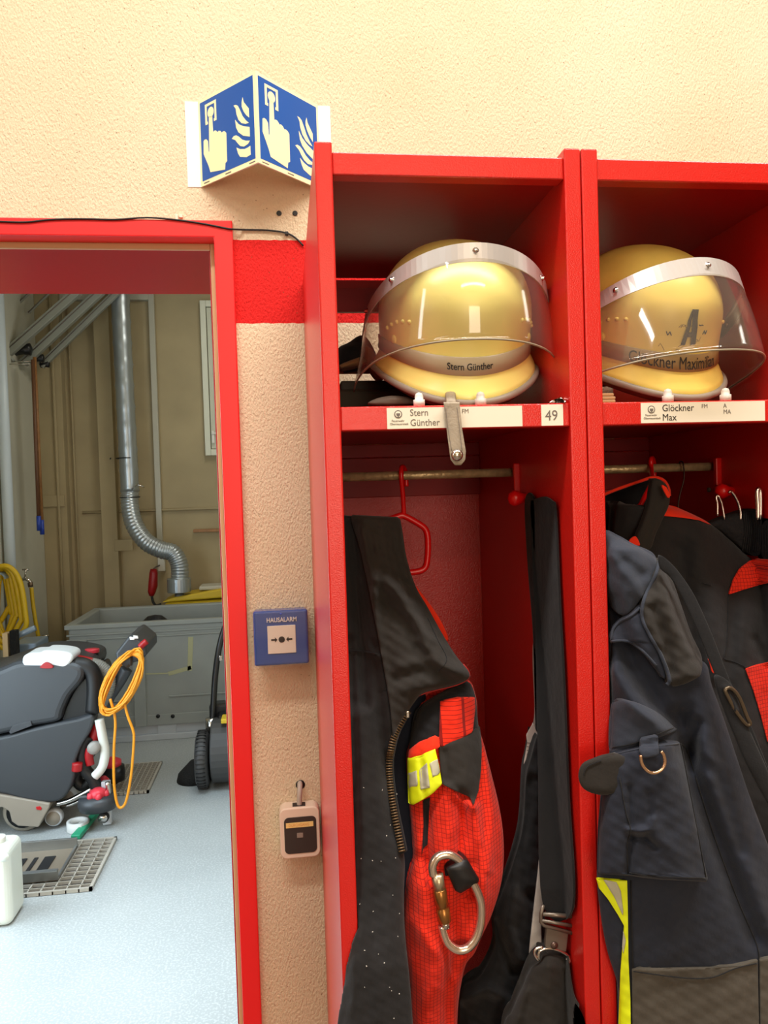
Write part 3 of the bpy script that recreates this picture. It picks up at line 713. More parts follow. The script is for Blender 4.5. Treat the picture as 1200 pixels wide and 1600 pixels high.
# pictogram polygons in panel coordinates
PIC = [[(0.197, 0.759), (0.257, 0.746), (0.262, 0.557), (0.28, 0.569), (0.308, 0.567), (0.343, 0.534), (0.363, 0.545), (0.393, 0.533), (0.417, 0.506), (0.44, 0.514), (0.47, 0.504), (0.493, 0.48), (0.49, 0.162), (0.459, 0.146), (0.449, 0.077), (0.188, 0.121), (0.159, 0.202), (0.076, 0.364), (0.083, 0.508), (0.104, 0.523), (0.136, 0.518), (0.163, 0.487), (0.169, 0.362), (0.181, 0.364)], [(0.791, 0.78), (0.806, 0.723), (0.85, 0.669), (0.887, 0.625), (0.887, 0.525), (0.844, 0.563), (0.8, 0.621), (0.772, 0.683), (0.775, 0.734)], [(0.635, 0.74), (0.673, 0.735), (0.706, 0.715), (0.743, 0.65), (0.779, 0.577), (0.828, 0.516), (0.878, 0.47), (0.826, 0.474), (0.761, 0.503), (0.71, 0.556), (0.68, 0.628), (0.67, 0.693)], [(0.652, 0.576), (0.708, 0.51), (0.785, 0.462), (0.889, 0.421), (0.888, 0.315), (0.779, 0.359), (0.702, 0.42), (0.666, 0.484)], [(0.584, 0.384), (0.62, 0.403), (0.661, 0.4), (0.705, 0.372), (0.756, 0.324), (0.823, 0.289), (0.888, 0.272), (0.852, 0.244), (0.785, 0.236), (0.725, 0.26), (0.682, 0.304), (0.644, 0.351)], [(0.658, 0.264), (0.718, 0.228), (0.797, 0.206), (0.85, 0.206), (0.89, 0.214), (0.892, 0.115), (0.818, 0.109), (0.713, 0.145), (0.683, 0.19)]]
for side in (0, 1):
    p0 = Vector((xl, -.0012, zb)) if side == 0 else Vector((xa_, ya-.0012, zb))
    p1 = Vector((xa_, ya-.0012, zb)) if side == 0 else Vector((xr, -.0012, zb))
    U = (p1-p0); V = Vector((0, 0, ztp-zb)); N = U.cross(V).normalized()
    def mp(u, v, k=0): return p0+U*u+V*v+N*k
    pf = MB().prism([mp(.0, .0, .0002), mp(1, .0, .0002), mp(1, 1, .0002), mp(.0, 1, .0002)], N*.0003).build('luminous_panel', LUM, t)
    fld = MB().prism([mp(.035, .055, .0004), mp(.965, .055, .0004), mp(.965, .965, .0004), mp(.035, .965, .0004)], N*.0004).build('blue_field', BLUE, pf)
    pic = MB()
    for poly in PIC: pic.prism([mp(u, v, .0009) for u, v in poly], N*.0003)
    fr = [(.13, .68), (.33, .68), (.33, .915), (.13, .915)]; wd = .032
    for (u0, v0, u1, v1) in ((.13, .68, .162, .915), (.30, .68, .332, .915), (.162, .885, .30, .915), (.162, .68, .175, .71), (.285, .68, .30, .71)):
        pic.prism([mp(u0, v0, .0009), mp(u1, v0, .0009), mp(u1, v1, .0009), mp(u0, v1, .0009)], N*.0003)
    pic.prism([mp(.231+.055*math.cos(a), .80+.06*math.sin(a), .0009) for a in np.linspace(0, 2*PI, 22, endpoint=False)], N*.0003)
    pic.build('pictogram', LUM, pf, smooth=False)
    mk = MB()
    for u in (.06, .45, .86):
        mk.prism([mp(u, .02, .0006), mp(u+.1, .02, .0006), mp(u+.1, .032, .0006), mp(u, .032, .0006)], N*.0002)
    mk.build('fine_print', INKG, pf)

# drill holes in the plaster
for i, px in enumerate((436, 461)):
    c = at(px, 333.5, 0)
    o = MB().lathe([(.0046, -.001), (.0046, .0014), (.0034, .0016), (.0001, .0012)], c, 14, 'y').build('wall_plug', BLACK)
    tag(o, ('black wall plug hole nearer the door, under the projecting sign', 'black wall plug hole nearer the locker, under the projecting sign')[i], 'wall plug', 'wall plug holes under the sign')

# black cable over the door
t = root('cable', tuple(at(200, 343, -.005)), 'thin black cable running along the top of the red door frame', 'cable')
pts = [(-30, 344), (0, 346), (40, 347), (80, 343), (130, 342), (180, 343), (230, 340), (280, 344), (320, 350), (345, 355), (362, 358), (385, 359), (420, 360), (447, 364), (462, 372), (474, 384)]
MB().tube([at(x, y, -.0138 if x < 366 else (-.009 if x < 374 else -.003)) for x, y in catmull(pts, 4)], .0016, 8).build('wire', BLACK, t)
b = MB(); c = at(448, 365, -.004); b.cboxd(c, (.006, .008, .006)); b.build('cable_clip', BLACK, t, bevel=.001)
b = MB(); c = at(277, 342, -.004); b.cboxd(c, (.005, .02, .010)); c = at(283, 338, -.002); b.cboxd(c, (.006, .006, .006)); b.build('cable_clip', CREAM, t, bevel=.001, label='cream cable clip')

# ================================================================ ALARM BUTTON
yf = -.045
def q(px, py, Y=yf): return Vector(at(px, py, Y))
a, b2, c, d = q(394, 958), q(482, 951), q(484, 1036), q(401, 1044)
cx = (a.x+c.x)/2; cz = (a.z+c.z)/2; hw = (abs(b2.x-a.x)+abs(c.x-d.x))/4; hh = (abs(a.z-d.z)+abs(b2.z-c.z))/4
t = root('alarm_call_point', (cx, 0, cz-hh), 'blue house alarm push button box on the plaster beside the red locker', 'alarm button')
MB().box((cx-hw+.002, -.022, cz-hh+.002), (cx+hw-.002, .0, cz+hh-.002)).build('back_box', CPB, t, bevel=.003)
MB().box((cx-hw, yf+.003, cz-hh), (cx+hw, -.022, cz+hh)).build('housing', CPB, t, bevel=.004, seg=3)
w = .0228
pw = MB().box((cx-.0215-.002, yf+.0012, cz-.027), (cx+.0215-.002+.006, yf+.004, cz+.022)).build('push_plate', PAPER, t, bevel=.0008, label='white push plate with two arrows and a dot')
pcx = cx+.001; pcz = cz-.0025; yq = yf+.0011
MB().prism([(pcx+.0055*math.cos(k), yq, pcz+.0055*math.sin(k)) for k in np.linspace(0, 2*PI, 20, endpoint=False)], (0, -.0004, 0)).build('dot', INK, pw)
for sg in (-1, 1):
    A_ = [(18, 1.5), (11.5, 1.5), (11.5, 4.5), (7.5, 0), (11.5, -4.5), (11.5, -1.5), (18, -1.5)]
    MB().prism([(pcx+sg*x/1000*1.02, yq, pcz+z/1000) for x, z in A_], (0, -.0004, 0)).build('arrow', INK, pw)
text('HAUSALARM', .0112, (pcx-.0255, yf+.0018, cz+.0285), (1, 0, 0), (0, 0, 1), WHITEP, t, 'lettering', sx=.82, bold=.0002)
MB().box((cx-hw-.001, yf-.0005, cz-hh-.001), (cx+hw+.001, yf+.0002, cz+hh+.001)).build('clear_cover', CLEARC, t, bevel=.0002)
b = MB().lathe([(.0018, 0), (.0018, .001), (.0001, .0014)], (cx+.001, yf+.003, cz+.042), 10, 'y'); b.build('status_lamp', mat('lamp_blue', rgb(40, 90, 220), .3), t)

# ================================================================ DOOR SENSOR BOX
yf = -.032
a = q(437, 1270, yf); c = q(500, 1340, yf); cx = (q(437, 1300, yf).x+q(500, 1300, yf).x)/2; cz = (q(468, 1262, yf).z+q(468, 1341, yf).z)/2
hw = (q(500, 1300, yf).x-q(437, 1300, yf).x)/2; hh = (q(468, 1262, yf).z-q(468, 1341, yf).z)/2
def rrect(cx, cz, hw, hh, r, Y, n=6):
    out = []
    for (sx, sz, a0) in ((1, 1, 0), (-1, 1, 90), (-1, -1, 180), (1, -1, 270)):
        for k in range(n+1):
            a = math.radians(a0+90*k/n); out.append((cx+sx*(hw-r)+r*math.cos(a), Y, cz+sz*(hh-r)+r*math.sin(a)))
    return out
t = root('sensor_box', (cx, 0, cz-hh), 'small cream box with black front and grey cable, below the blue alarm box', 'sensor box')
MB().prism(rrect(cx, cz, hw, hh, .012, yf), (0, .031, 0)).build('housing', CREAM, t, bevel=.0025, seg=3)
fp = MB().prism(rrect(cx+.001, cz-.0035, hw*.80, hh*.72, .0085, yf-.0012), (0, .0016, 0)).build('front_panel', mat('dark_brown_plastic', rgb(52, 44, 40), .35), t, bevel=.0006)
MB().box((cx-hw*.68, yf-.0018, cz+.011), (cx+hw*.68, yf-.001, cz+.020)).build('label_strip', mat('yellow_label', rgb(238, 206, 130), .5), fp, label='yellow label strip')
text('DURCHGANG', .0066, (cx-hw*.55, yf-.0019, cz+.0132), (1, 0, 0), (0, 0, 1), mat('orange_ink', rgb(214, 150, 70), .5), fp, 'lettering', sx=.86, depth=.0001)
MB().box((cx-.0055, yf-.0020, cz-.008), (cx+.0055, yf-.001, cz+.001)).build('sensor_window', mat('grey_window', rgb(140, 126, 114), .25), fp, bevel=.001)
MB().box((cx-.0115, yf+.006, cz+hh-.004), (cx+.0115, yf+.022, cz+hh+.001)).build('cable_slot', INK, t, bevel=.0005)
cb = catmull([(cx+.003, .004, cz+hh+.030), (cx+.003, -.010, cz+hh+.033), (cx+.002, -.019, cz+hh+.022), (cx+.001, -.020, cz+hh+.008), (cx+.001, -.0195, cz+hh-.002)], 6)
MB().tube(cb, .0046, 12).build('cable', mat('grey_cable', rgb(178, 166, 154), .5), t)
MB().lathe([(.0085, -.0005), (.0085, .0006), (.0001, .0008)], (cx+.004, -.0002, cz+hh+.029), 18, 'y').build('wall_hole', BLACK, t)

# ================================================================ LEFT LOCKER: HANGER, JACKET, CARABINER
t = root('coat_hanger', (.145, -.338, 1.45), 'bright red plastic coat hanger on the tube of the left locker', 'coat hanger')
zr = 1.62
Yh = -.338
hk = [(631, 757), (627, 752), (626, 738), (629, 730), (633, 730), (635, 740)]
pts = [tuple(at(x, y, Yh-.0)) for x, y in [(636, 762), (637, 748), (634, 735), (629.5, 730), (626, 737), (628, 760), (631, 800)]]
P3 = [at(635, 760, Yh+.014), at(634, 742, Yh+.012), at(631, 731, Yh+.002), at(627.5, 731, Yh-.009), at(627, 745, Yh-.013), at(629.5, 775, Yh-.006), at(631, 804, Yh)]
MB().tube(catmull([tuple(p) for p in P3], 5), .0034, 10).build('hook', REDPL, t)
fr = [(631, 806), (643, 812), (655, 819), (664, 826), (668, 838), (668.5, 860), (666, 883), (659, 891), (645, 894), (628, 895), (600, 896), (575, 896), (560, 890), (556, 870), (560, 840), (575, 826), (600, 815), (625, 806)]
MB().tube([at(x, y, Yh) for x, y in catmull(fr, 3, True)], .0046, 10, closed=True).build('frame', REDPL, t)

t = root('fire_jacket', (.13, -.45, .9), 'charcoal and orange-red fire jacket hanging edge-on in the left locker', 'jacket')
front = [(500, 812), (545, 806), (575, 812), (600, 812), (622, 808), (627, 825), (634, 870), (648, 915), (668, 950), (690, 990), (712, 1025), (731, 1048), (733, 1060), (716, 1068), (690, 1075), (662, 1082), (645, 1100), (622, 1135), (611, 1170), (609, 1220), (620, 1285), (632, 1340), (631, 1400), (633, 1460), (640, 1530), (645, 1600), (648, 1700), (650, 1850), (500, 1850), (508, 1700), (524, 1600), (531, 1545), (538, 1480), (545, 1380), (547, 1250), (535, 1100), (520, 950), (508, 860)]
YJ = lambda x, y: -.452-.085*np.clip((y-950)/560, 0, 1)**1.1-.012*np.clip((y-1400)/200, 0, 1)
JF = Sheet(front, YJ, .016, .02, folds=[([(566, 830), (580, 900), (590, 1000), (603, 1090), (612, 1170)], .010, 9), ([(552, 820), (558, 900), (566, 1000), (570, 1100)], -.012, 9), ([(600, 820), (606, 900), (640, 960), (680, 1010), (710, 1050)], .006, 13), ([(590, 905), (620, 920), (650, 960), (665, 1010)], .005, 8), ([(600, 940), (635, 975), (655, 1010)], -.005, 9), ([(585, 1010), (600, 1100), (604, 1200), (612, 1300)], -.007, 12), ([(555, 1120), (565, 1300), (560, 1500), (552, 1650)], .010, 16), ([(600, 1250), (608, 1400), (600, 1600)], .006, 22)], wave=(.0018, 90, 420), noise=.0007)
JF.folds = list(JF.folds)+[([(560, 900), (572, 1000), (580, 1020), (592, 1025)], .006, 5), ([(585, 835), (592, 880), (585, 930)], .006, 7), ([(610, 830), (618, 870), (640, 930)], -.006, 7), ([(655, 1000), (690, 1040), (722, 1052)], .006, 8), ([(620, 1060), (660, 1050), (700, 1062)], -.004, 9), ([(548, 1000), (556, 1200), (552, 1400)], -.008, 7)]
JF.mesh('front_panel', DARK, t)
# placket / inner pleat at the left
CF = Sheet([(549, 807), (575, 812), (600, 812), (622, 808), (628, 825), (635, 870), (649, 915), (669, 950), (691, 990), (713, 1025), (732, 1048), (734, 1060), (716, 1069), (690, 1076), (662, 1083), (645, 1101), (626, 1133), (616, 1160), (609, 1100), (597, 1030), (580, 940), (563, 860)], 0, .007, .004, base=JF, off=.006, folds=[([(605, 905), (640, 960), (672, 1000)], .004, 8), ([(590, 870), (610, 900), (640, 915)], -.003, 7), ([(625, 1040), (670, 1030), (715, 1045)], .003, 9)], noise=.0007)
CF.mesh('collar_flap', DARKL, t, label='brownish charcoal collar flap')
line_on(JF, [(545, 1016), (570, 1018), (588, 1022)], .0010, 'seam', BLK, t, off=.002)
line_on(CF, [(668, 965), (684, 1000), (698, 1030), (684, 1050)], .0005, 'seam', BLK, t, off=.0006)
sl = [(640, 1255), (636, 1185), (640, 1165), (655, 1110), (690, 1082), (730, 1062), (744, 1090), (747, 1130), (758, 1170), (768, 1210), (779, 1255), (786, 1300), (787, 1345), (782, 1385), (768, 1430), (752, 1465), (741, 1490), (729, 1505), (722, 1530), (716, 1570), (714, 1620), (716, 1720), (718, 1800), (640, 1800), (641, 1700), (642, 1600), (640, 1540), (634, 1480), (632, 1430), (637, 1380), (646, 1340), (644, 1300)]
YS = lambda x, y: -.440-.052*np.clip((y-1080)/300, 0, 1)
JS = Sheet(sl, YS, .030, .02, folds=[([(700, 1230), (720, 1250), (738, 1262)], .008, 6), ([(722, 1245), (722, 1290), (718, 1340), (735, 1400)], -.008, 7), ([(740, 1260), (752, 1330), (756, 1400), (740, 1470)], .008, 10), ([(700, 1250), (700, 1300), (690, 1350)], .006, 10), ([(670, 1260), (668, 1330), (672, 1380)], -.008, 7), ([(660, 1390), (665, 1460), (680, 1540)], .006, 16), ([(715, 1480), (700, 1540), (695, 1650)], -.007, 9), ([(640, 1500), (665, 1560)], .003, 14)], wave=(.0016, 55, 260), noise=.0006)
JS.folds = [(a_, b_*1.35, c_) for a_, b_, c_ in JS.folds]+[([(758, 1180), (768, 1260), (764, 1360)], .006, 7), ([(650, 1340), (700, 1360), (740, 1350)], -.004, 9), ([(645, 1440), (690, 1500), (705, 1560)], .005, 10), ([(725, 1390), (712, 1440), (722, 1490)], -.008, 8)]
JS.mesh('sleeve', ORANGE, t, label='orange-red ripstop sleeve')
# black upper sleeve yoke
yk = Sheet([(640, 1172), (643, 1140), (652, 1108), (690, 1082), (728, 1064), (742, 1085), (746, 1120), (747, 1140), (735, 1144), (700, 1155), (670, 1160), (650, 1168)], 0, .003, .004, base=JS, off=.003, noise=.0008)
yk.mesh('sleeve_yoke', BLK, t, label='black yoke over the sleeve')
fl = Sheet([(686, 1166), (700, 1158), (750, 1136), (753, 1165), (752, 1200), (748, 1235), (740, 1258), (735, 1246), (712, 1236), (690, 1225), (688, 1195)], 0, .006, .004, base=JS, off=.006, folds=[([(695, 1175), (700, 1220)], -.004, 6)], smooth=False)
fl.mesh('pocket_flap', DARKL, t, label='charcoal flap')
cf = Sheet([(637, 1186), (639, 1172), (655, 1160), (680, 1150), (688, 1153), (688, 1168), (670, 1176), (650, 1184)], 0, .003, .003, base=JS, off=.008, smooth=False)
cf.mesh('cuff_trim', ORANGEP, t, label='orange-red binding above the reflective tape')
pt = Sheet([(688, 1095), (715, 1090), (742, 1090), (743, 1105), (739, 1142), (736, 1146), (712, 1158), (690, 1167), (686, 1160)], 0, .003, .004, base=JS, off=.009, smooth=False)
PTM = fabric('orange_quilted', rgb(226, 44, 18), rip=(.03, .0052), ripcol=rgb(140, 20, 12))
pt.mesh('patch', PTM, t, label='stitched orange-red velcro patch')
# reflective tape: yellow with silver centre
tp = [(636, 1186), (655, 1180), (680, 1170), (686, 1195), (691, 1225), (676, 1240), (660, 1250), (645, 1258), (638, 1256)]
tw = Sheet(tp, 0, .005, .003, base=JS, off=.009, smooth=False, folds=[([(657, 1182), (663, 1246)], -.004, 4)])
tw.mesh('reflective_tape', YEL, t, label='yellow and silver reflective tape')
for poly in ([(637, 1208), (651, 1204), (653, 1228), (639, 1232)], [(655, 1203), (667, 1192), (672, 1232), (657, 1234)], [(671, 1192), (684, 1186), (688, 1209), (676, 1214)]):
    Sheet(poly, 0, 0, .0008, base=tw, off=.0006, smooth=False).mesh('silver_stripe', REFL, t)
# dark slit and hanging loop ribbon
Sheet([(661, 1250), (672, 1246), (671, 1260), (668, 1322), (662, 1324), (659, 1336), (662, 1290)], 0, 0, .001, base=JS, off=.0012, smooth=False).mesh('slit', BLK, t)
# collar edge piping
line_on(JF, [(640, 1100), (652, 1088), (680, 1079), (712, 1071), (731, 1061), (733, 1050), (724, 1038)], .0008, 'piping', mat('dark_red_piping', rgb(170, 30, 26), .6), t, off=.006)
ol = Sheet([(640, 905), (665, 935), (686, 965), (700, 995), (696, 1000), (676, 965), (650, 925)], lambda x, y: np.full(np.shape(x), -.435), .003, .003)
ol.mesh('lining_edge', ORANGEP, t)
# zipper
zp = [(637, 1112), (628, 1126), (617, 1148), (611, 1170), (608, 1195), (610, 1230), (616, 1270), (623, 1305), (629, 1335)]
ZP = catmull(zp, 6); b = MB(); b2 = MB()
DD = JF.depth(np.array([p[0] for p in ZP]), np.array([p[1] for p in ZP]))
Q3 = [Vector(at(p[0], p[1], d-.008)) for p, d in zip(ZP, DD)]
L = [0]
for i in range(1, len(Q3)): L.append(L[-1]+(Q3[i]-Q3[i-1]).length)
nT = int(L[-1]/.0032)
for k in range(nT):
    s0 = k*.0032; i = max(1, int(np.searchsorted(L, s0))); i = min(i, len(Q3)-1)
    f_ = (s0-L[i-1])/max(1e-6, L[i]-L[i-1]); p = Q3[i-1].lerp(Q3[i], f_); dn = (Q3[i]-Q3[i-1]).normalized(); sd = dn.cross(Vector((0, 1, 0))).normalized()
    b.tube([p-sd*.0038, p+sd*.0038], .0010, 5)
b.build('zipper', mat('zip_bronze', rgb(110, 88, 62), .4, .5), t, label='bronze toothed zip')
b2.tube([p+Vector((0, .0095, 0)) for p in Q3], .0075, 8); b2.build('zipper_tape', BLK, t)
c = at(637, 1116, -.505); MB().cboxd(c, (.004, .003, .008)).build('zip_pull', STEEL, t, bevel=.001)
Sheet([(612, 1130), (640, 1095), (665, 1085), (662, 1180), (655, 1260), (660, 1350), (655, 1450), (648, 1600), (640, 1700), (612, 1700), (612, 1400), (604, 1250)], lambda x, y: -.432-.05*np.clip((y-1080)/300, 0, 1), .004, .006).mesh('navy_lining', fabric('navy_lining_cloth', rgb(18, 22, 34)), t)
# lint specks
b = MB(); rs = random.Random(5)
for i in range(26):
    px, py = rs.uniform(560, 625), rs.uniform(1230, 1600); d = float(JF.depth(np.array([px]), np.array([py]))[0])-.0005
    c = at(px, py, d); b.cboxd(c, (rs.uniform(.0005, .0014), .0005, rs.uniform(.0005, .001)), (0, rs.uniform(0, 3), 0))
b.build('lint_specks', WHITEP, t)

# carabiner
Yc = float(JS.depth(np.array([715.]), np.array([1420.]))[0])-.012
t = root('carabiner', tuple(at(717, 1485, Yc)), 'aluminium carabiner with brass screw gate clipped in front of the orange sleeve', 'carabiner')
cb = [(677, 1368), (676, 1352), (684, 1339), (700, 1335), (716, 1343), (729, 1362), (742, 1385), (751, 1410), (751, 1440), (744, 1465), (731, 1481), (715, 1484), (700, 1474), (693, 1458), (691, 1447)]
MB().tube([at(x, y, Yc) for x, y in catmull(cb, 5)], .0050, 12).build('body', mat('satin_aluminium', rgb(222, 204, 186), .22, .9), t)
g0, g1 = Vector(at(683, 1366, Yc)), Vector(at(696, 1445, Yc)); gd = (g1-g0)
def gp(k): return g0+gd*k
MB().tube([gp(0), gp(.3)], .0070, 14).build('gate_top', mat('gate_silver', rgb(196, 180, 150), .3, .8), t)
BR = mat('brass_sleeve', rgb(166, 116, 62), .3, .85)
MB().tube([gp(.28), gp(.30), gp(.60), gp(.62), gp(.66), gp(.68), gp(.92), gp(.94)], [.0066, .0078, .0078, .0064, .0064, .0078, .0078, .0066], 16).build('screw_sleeve', BR, t, label='brass screw sleeve')
MB().tube([gp(.92), gp(1.05)], .0052, 12).build('gate_pin', STEEL, t)
# sleeve on the carabiner
e0, e1 = Vector(at(716, 1350, Yc)), Vector(at(733, 1386, Yc))
e0 = Vector(at(705, 1369, Yc-.001)); 
rs_ = Sheet([(696, 1356), (722, 1341), (730, 1342), (749, 1374), (747, 1380), (720, 1396), (711, 1392)], Yc, .013, .008, smooth=False, noise=.0003)
rs_.mesh('rubber_sleeve', BLACK, t, label='black rubber sleeve')
Sheet([(695, 1350), (703, 1352), (716, 1388), (712, 1402), (705, 1404), (701, 1396), (696, 1370)], Yc+.008, .003, .004).mesh('webbing_loop', WEB, t)

# ================================================================ LEFT LOCKER: TROUSERS WITH BRACES
t = root('bib_trousers', (.22, -.45, .9), 'black work trousers hanging by a wide elastic brace in the left locker', 'trousers')
YT = lambda x, y: -.420-.09*np.clip((y-790)/600, 0, 1)
bs = Sheet([(829, 790), (836, 780), (850, 776), (861, 783), (867, 800), (874, 950), (880, 1060), (887, 1240), (894, 1420), (848, 1412), (841, 1200), (837, 1000), (832, 880)], YT, .002, .0022, wave=(.0004, 40, 600))
bs.mesh('brace_strap', WEB, t, label='wide black elastic brace')
b3 = Sheet([(820, 782), (834, 784), (836, 900), (842, 1000), (842, 1190), (838, 1195), (833, 1000), (824, 880)], -.395, .0015, .002)
b3.mesh('brace_strap', BLK, t)
MB().tube([at(822, 781, -.40), at(838, 776, -.40), at(852, 775, -.42), at(862, 784, -.428)], .0025, 6, squash=1).build('strap_fold', WEB, t)
wl = Sheet([(833, 1005), (837, 1030), (838, 1100), (836, 1140), (830, 1143), (835, 1110), (832, 1040)], -.41, .001, .002); wl.mesh('white_lining', WHITECL, t)
cl = Sheet([(822, 1148), (833, 1130), (841, 1150), (842, 1190), (846, 1186), (837, 1204), (818, 1194), (824, 1160)], -.43, .001, .0015, smooth=False)
cl.mesh('care_label', mat('grey_white_label', rgb(190, 178, 172), .7), t, label='white care label')
for i, w_ in enumerate((14, 12, 14, 11, 13)):
    line_on(cl, [(823, 1160+i*6), (823+w_, 1162+i*6)], .0005, 'label_print', INKG, t, off=.0003, sm=1)
leg = Sheet([(842, 1150), (846, 1250), (849, 1400), (858, 1510), (860, 1640), (850, 1850), (718, 1850), (718, 1600), (722, 1545), (750, 1525), (772, 1480), (772, 1430), (790, 1380), (815, 1300), (822, 1215), (828, 1190)], -.445, .02, .02, folds=[([(800, 1390), (795, 1450), (812, 1500)], .010, 9), ([(830, 1220), (815, 1330), (815, 1390), (850, 1420)], -.008, 10), ([(725, 1560), (760, 1545), (790, 1560), (800, 1600)], .010, 9), ([(775, 1440), (785, 1480), (800, 1520)], -.008, 6), ([(740, 1590), (780, 1620)], -.006, 8)], wave=(.002, 60, 240), noise=.0012)
leg.mesh('bib', BLK, t)
wl2 = Sheet([(845, 1345), (849, 1400), (846, 1440), (845, 1495), (830, 1512), (827, 1490), (832, 1440), (838, 1390)], -.480, .004, .003); wl2.mesh('white_lining', WHITECL, t)
up_ = Sheet([(843, 1502), (850, 1490), (885, 1496), (889, 1510), (897, 1560), (915, 1600), (925, 1700), (930, 1850), (770, 1850), (785, 1620), (800, 1580), (815, 1545), (830, 1512)], -.500, .018, .02, folds=[([(860, 1510), (862, 1600), (850, 1700)], .007, 14), ([(884, 1520), (884, 1600), (890, 1700)], -.007, 5), ([(820, 1550), (800, 1620)], .006, 8)], wave=(.0015, 70, 300), noise=.0006)
up_.mesh('trouser_top', DARKL, t)
# buckle
Yb = float(bs.depth(np.array([870.]), np.array([1415.]))[0])-.004
PL = mat('bronze_buckle', rgb(120, 110, 100), .32, .6)
b = MB(); b.tube([at(x, y, Yb) for x, y in [(849, 1414), (845, 1428), (845, 1440), (850, 1446), (893, 1458), (897, 1456), (899, 1430), (898, 1424), (892, 1422)]], .0022, 8); b.tube([at(848, 1428, Yb), at(898, 1432, Yb)], .0026, 8); b.tube([at(846, 1438, Yb), at(897, 1447, Yb)], .0022, 8)
b.build('buckle_frame', PL, t, label='grey metal buckle')
pb = MB().prism([at(x, y, Yb+.001) for x, y in [(854, 1446), (889, 1456), (885, 1488), (852, 1480)]], (0, .006, 0)).build('buckle_plate', PL, t, bevel=.0012)
MB().lathe([(.0045, 0), (.0045, .001), (.003, .0022), (.0001, .0024)], at(866, 1477, Yb+.001), 14, 'y').build('rivet', mat('rivet_bronze', rgb(100, 80, 72), .3, .7), pb)
MB().tube([at(x, y, Yb+.002) for x, y in catmull([(848, 1480), (838, 1482), (835, 1490), (842, 1500), (843, 1486), (860, 1482), (880, 1488), (889, 1496), (890, 1504), (885, 1497)], 4)], .0018, 8).build('buckle_hook', STEEL, t)

# ================================================================ LEFT TOP SHELF CLUTTER
zs = sT-.001
t = root('winter_hat', (.07, -.27, zs), 'dark folded hat stuffed behind the left helmet', 'hat')
Sheet([(528, 545), (545, 535), (562, 524), (575, 530), (588, 555), (585, 570), (560, 574), (530, 572)], -.30, .03, .02, noise=.001).mesh('hat_body', BLK, t)
line_on(Sheet([(520, 520), (600, 520), (600, 620), (520, 620)], -.295, 0, .01, smooth=False), [(531, 543), (545, 546), (560, 556), (575, 562)], .0018, 'hat_cord', INKG, t)
for i, (pl, Y, lb) in enumerate((([(530, 556), (537, 550), (546, 558), (552, 565), (560, 566), (560, 572), (540, 570), (530, 566)], -.30, 'beige leather glove fingers beside the dark hat'), ([(531, 570), (545, 564), (556, 560), (566, 558), (575, 566), (560, 572), (545, 574), (533, 575)], -.33, 'second beige leather glove lying over the tube'), ([(572, 540), (585, 550), (596, 575), (607, 588), (600, 592), (586, 590), (574, 570), (570, 552)], -.33, 'tan leather glove cuff seen through the left helmet visor'))):
    o = Sheet(pl, Y, .012, .02, noise=.001, folds=[([(pl[0][0], pl[0][1]+4), (pl[3][0], pl[3][1]+2)], .004, 4)]).mesh('leather_glove', GLOVE, None); tag(o, lb, 'glove', 'gloves on the left shelf')
OL = mat('olive_cloth', rgb(58, 52, 40), .85, bump=(50, .4, .003))
b = MB(); a = at(534, 628, -.30); b.box((.022, -.33, zs), (.20, -.20, zs+.050)); o = b.build('folded_cloth', OL, bevel=.008, seg=3); tag(o, 'olive folded cloth lying flat under the left helmet', 'cloth')
b = MB(); b.box((.040, -.30, zs+.051), (.19, -.21, zs+.066)); o = b.build('storage_box', mat('dark_box', rgb(60, 54, 46), .7), bevel=.003); tag(o, 'flat dark box on the olive cloth behind the left helmet', 'box')
o = Sheet([(575, 630), (590, 622), (615, 618), (640, 621), (650, 628), (640, 632), (590, 633)], -.47, .01, .02, noise=.0008).mesh('leather_glove', mat('grey_brown_leather', rgb(96, 84, 72), .7), None)
tag(o, 'dark brown leather glove peeking over the shelf edge under the left helmet', 'glove', 'gloves on the left shelf')
# chrome snap in the corner of the shelf
t = root('snap_hook', (.262, -.53, sT), 'small chrome snap hook in the shelf corner above the number 49', 'snap hook')
Sheet([(858, 630), (864, 625), (874, 622), (881, 625), (880, 630)], -.52, .004, .006).mesh('body', STEEL, t)
MB().lathe([(.0001, -.004), (.0033, -.002), (.0038, 0), (.0033, .002), (.0001, .004)], at(877, 625, -.53), 12, 'y').build('ball', STEEL, t)
# paper stack at the right helmet
t = root('paper_stack', (.33, -.48, sT), 'stack of folded paper beside the worn yellow helmet in the right locker', 'paper stack')
for k in range(4):
    xa2 = Wk+t_+.001
    MB().box((xa2, -.51+.002*k, sT+.0042*k), (xa2+.035-.001*(k % 2), -.40, sT+.0042*k+.0036)).build('folded_sheet', mat('kraft_paper', rgb(214, 180, 136), .8), t, bevel=.0012)

# ================================================================ RIGHT LOCKER: JACKET
t = root('fire_jacket', (.47, -.40, .9), 'dark grey fire jacket with orange-red shoulder trim behind trousers in the right locker', 'jacket')
YR = lambda x, y: -.425-.05*np.clip((y-850)/400, 0, 1)
body = Sheet([(960, 800), (990, 792), (1040, 790), (1075, 800), (1110, 818), (1135, 838), (1160, 862), (1185, 885), (1215, 930), (1240, 1000), (1255, 1150), (1255, 1850), (960, 1850), (955, 1300), (955, 1000)], YR, .035, .02, folds=[([(1100, 830), (1110, 920), (1118, 1040), (1130, 1180)], .008, 22), ([(1060, 860), (1075, 960), (1085, 1050)], -.010, 16), ([(1135, 1090), (1140, 960), (1150, 900)], -.006, 14), ([(1170, 960), (1160, 1050), (1172, 1160)], .008, 18), ([(1180, 1000), (1200, 1040)], -.005, 8)], wave=(.0015, 90, 300), noise=.0006)
body.mesh('jacket_body', DARK, t)
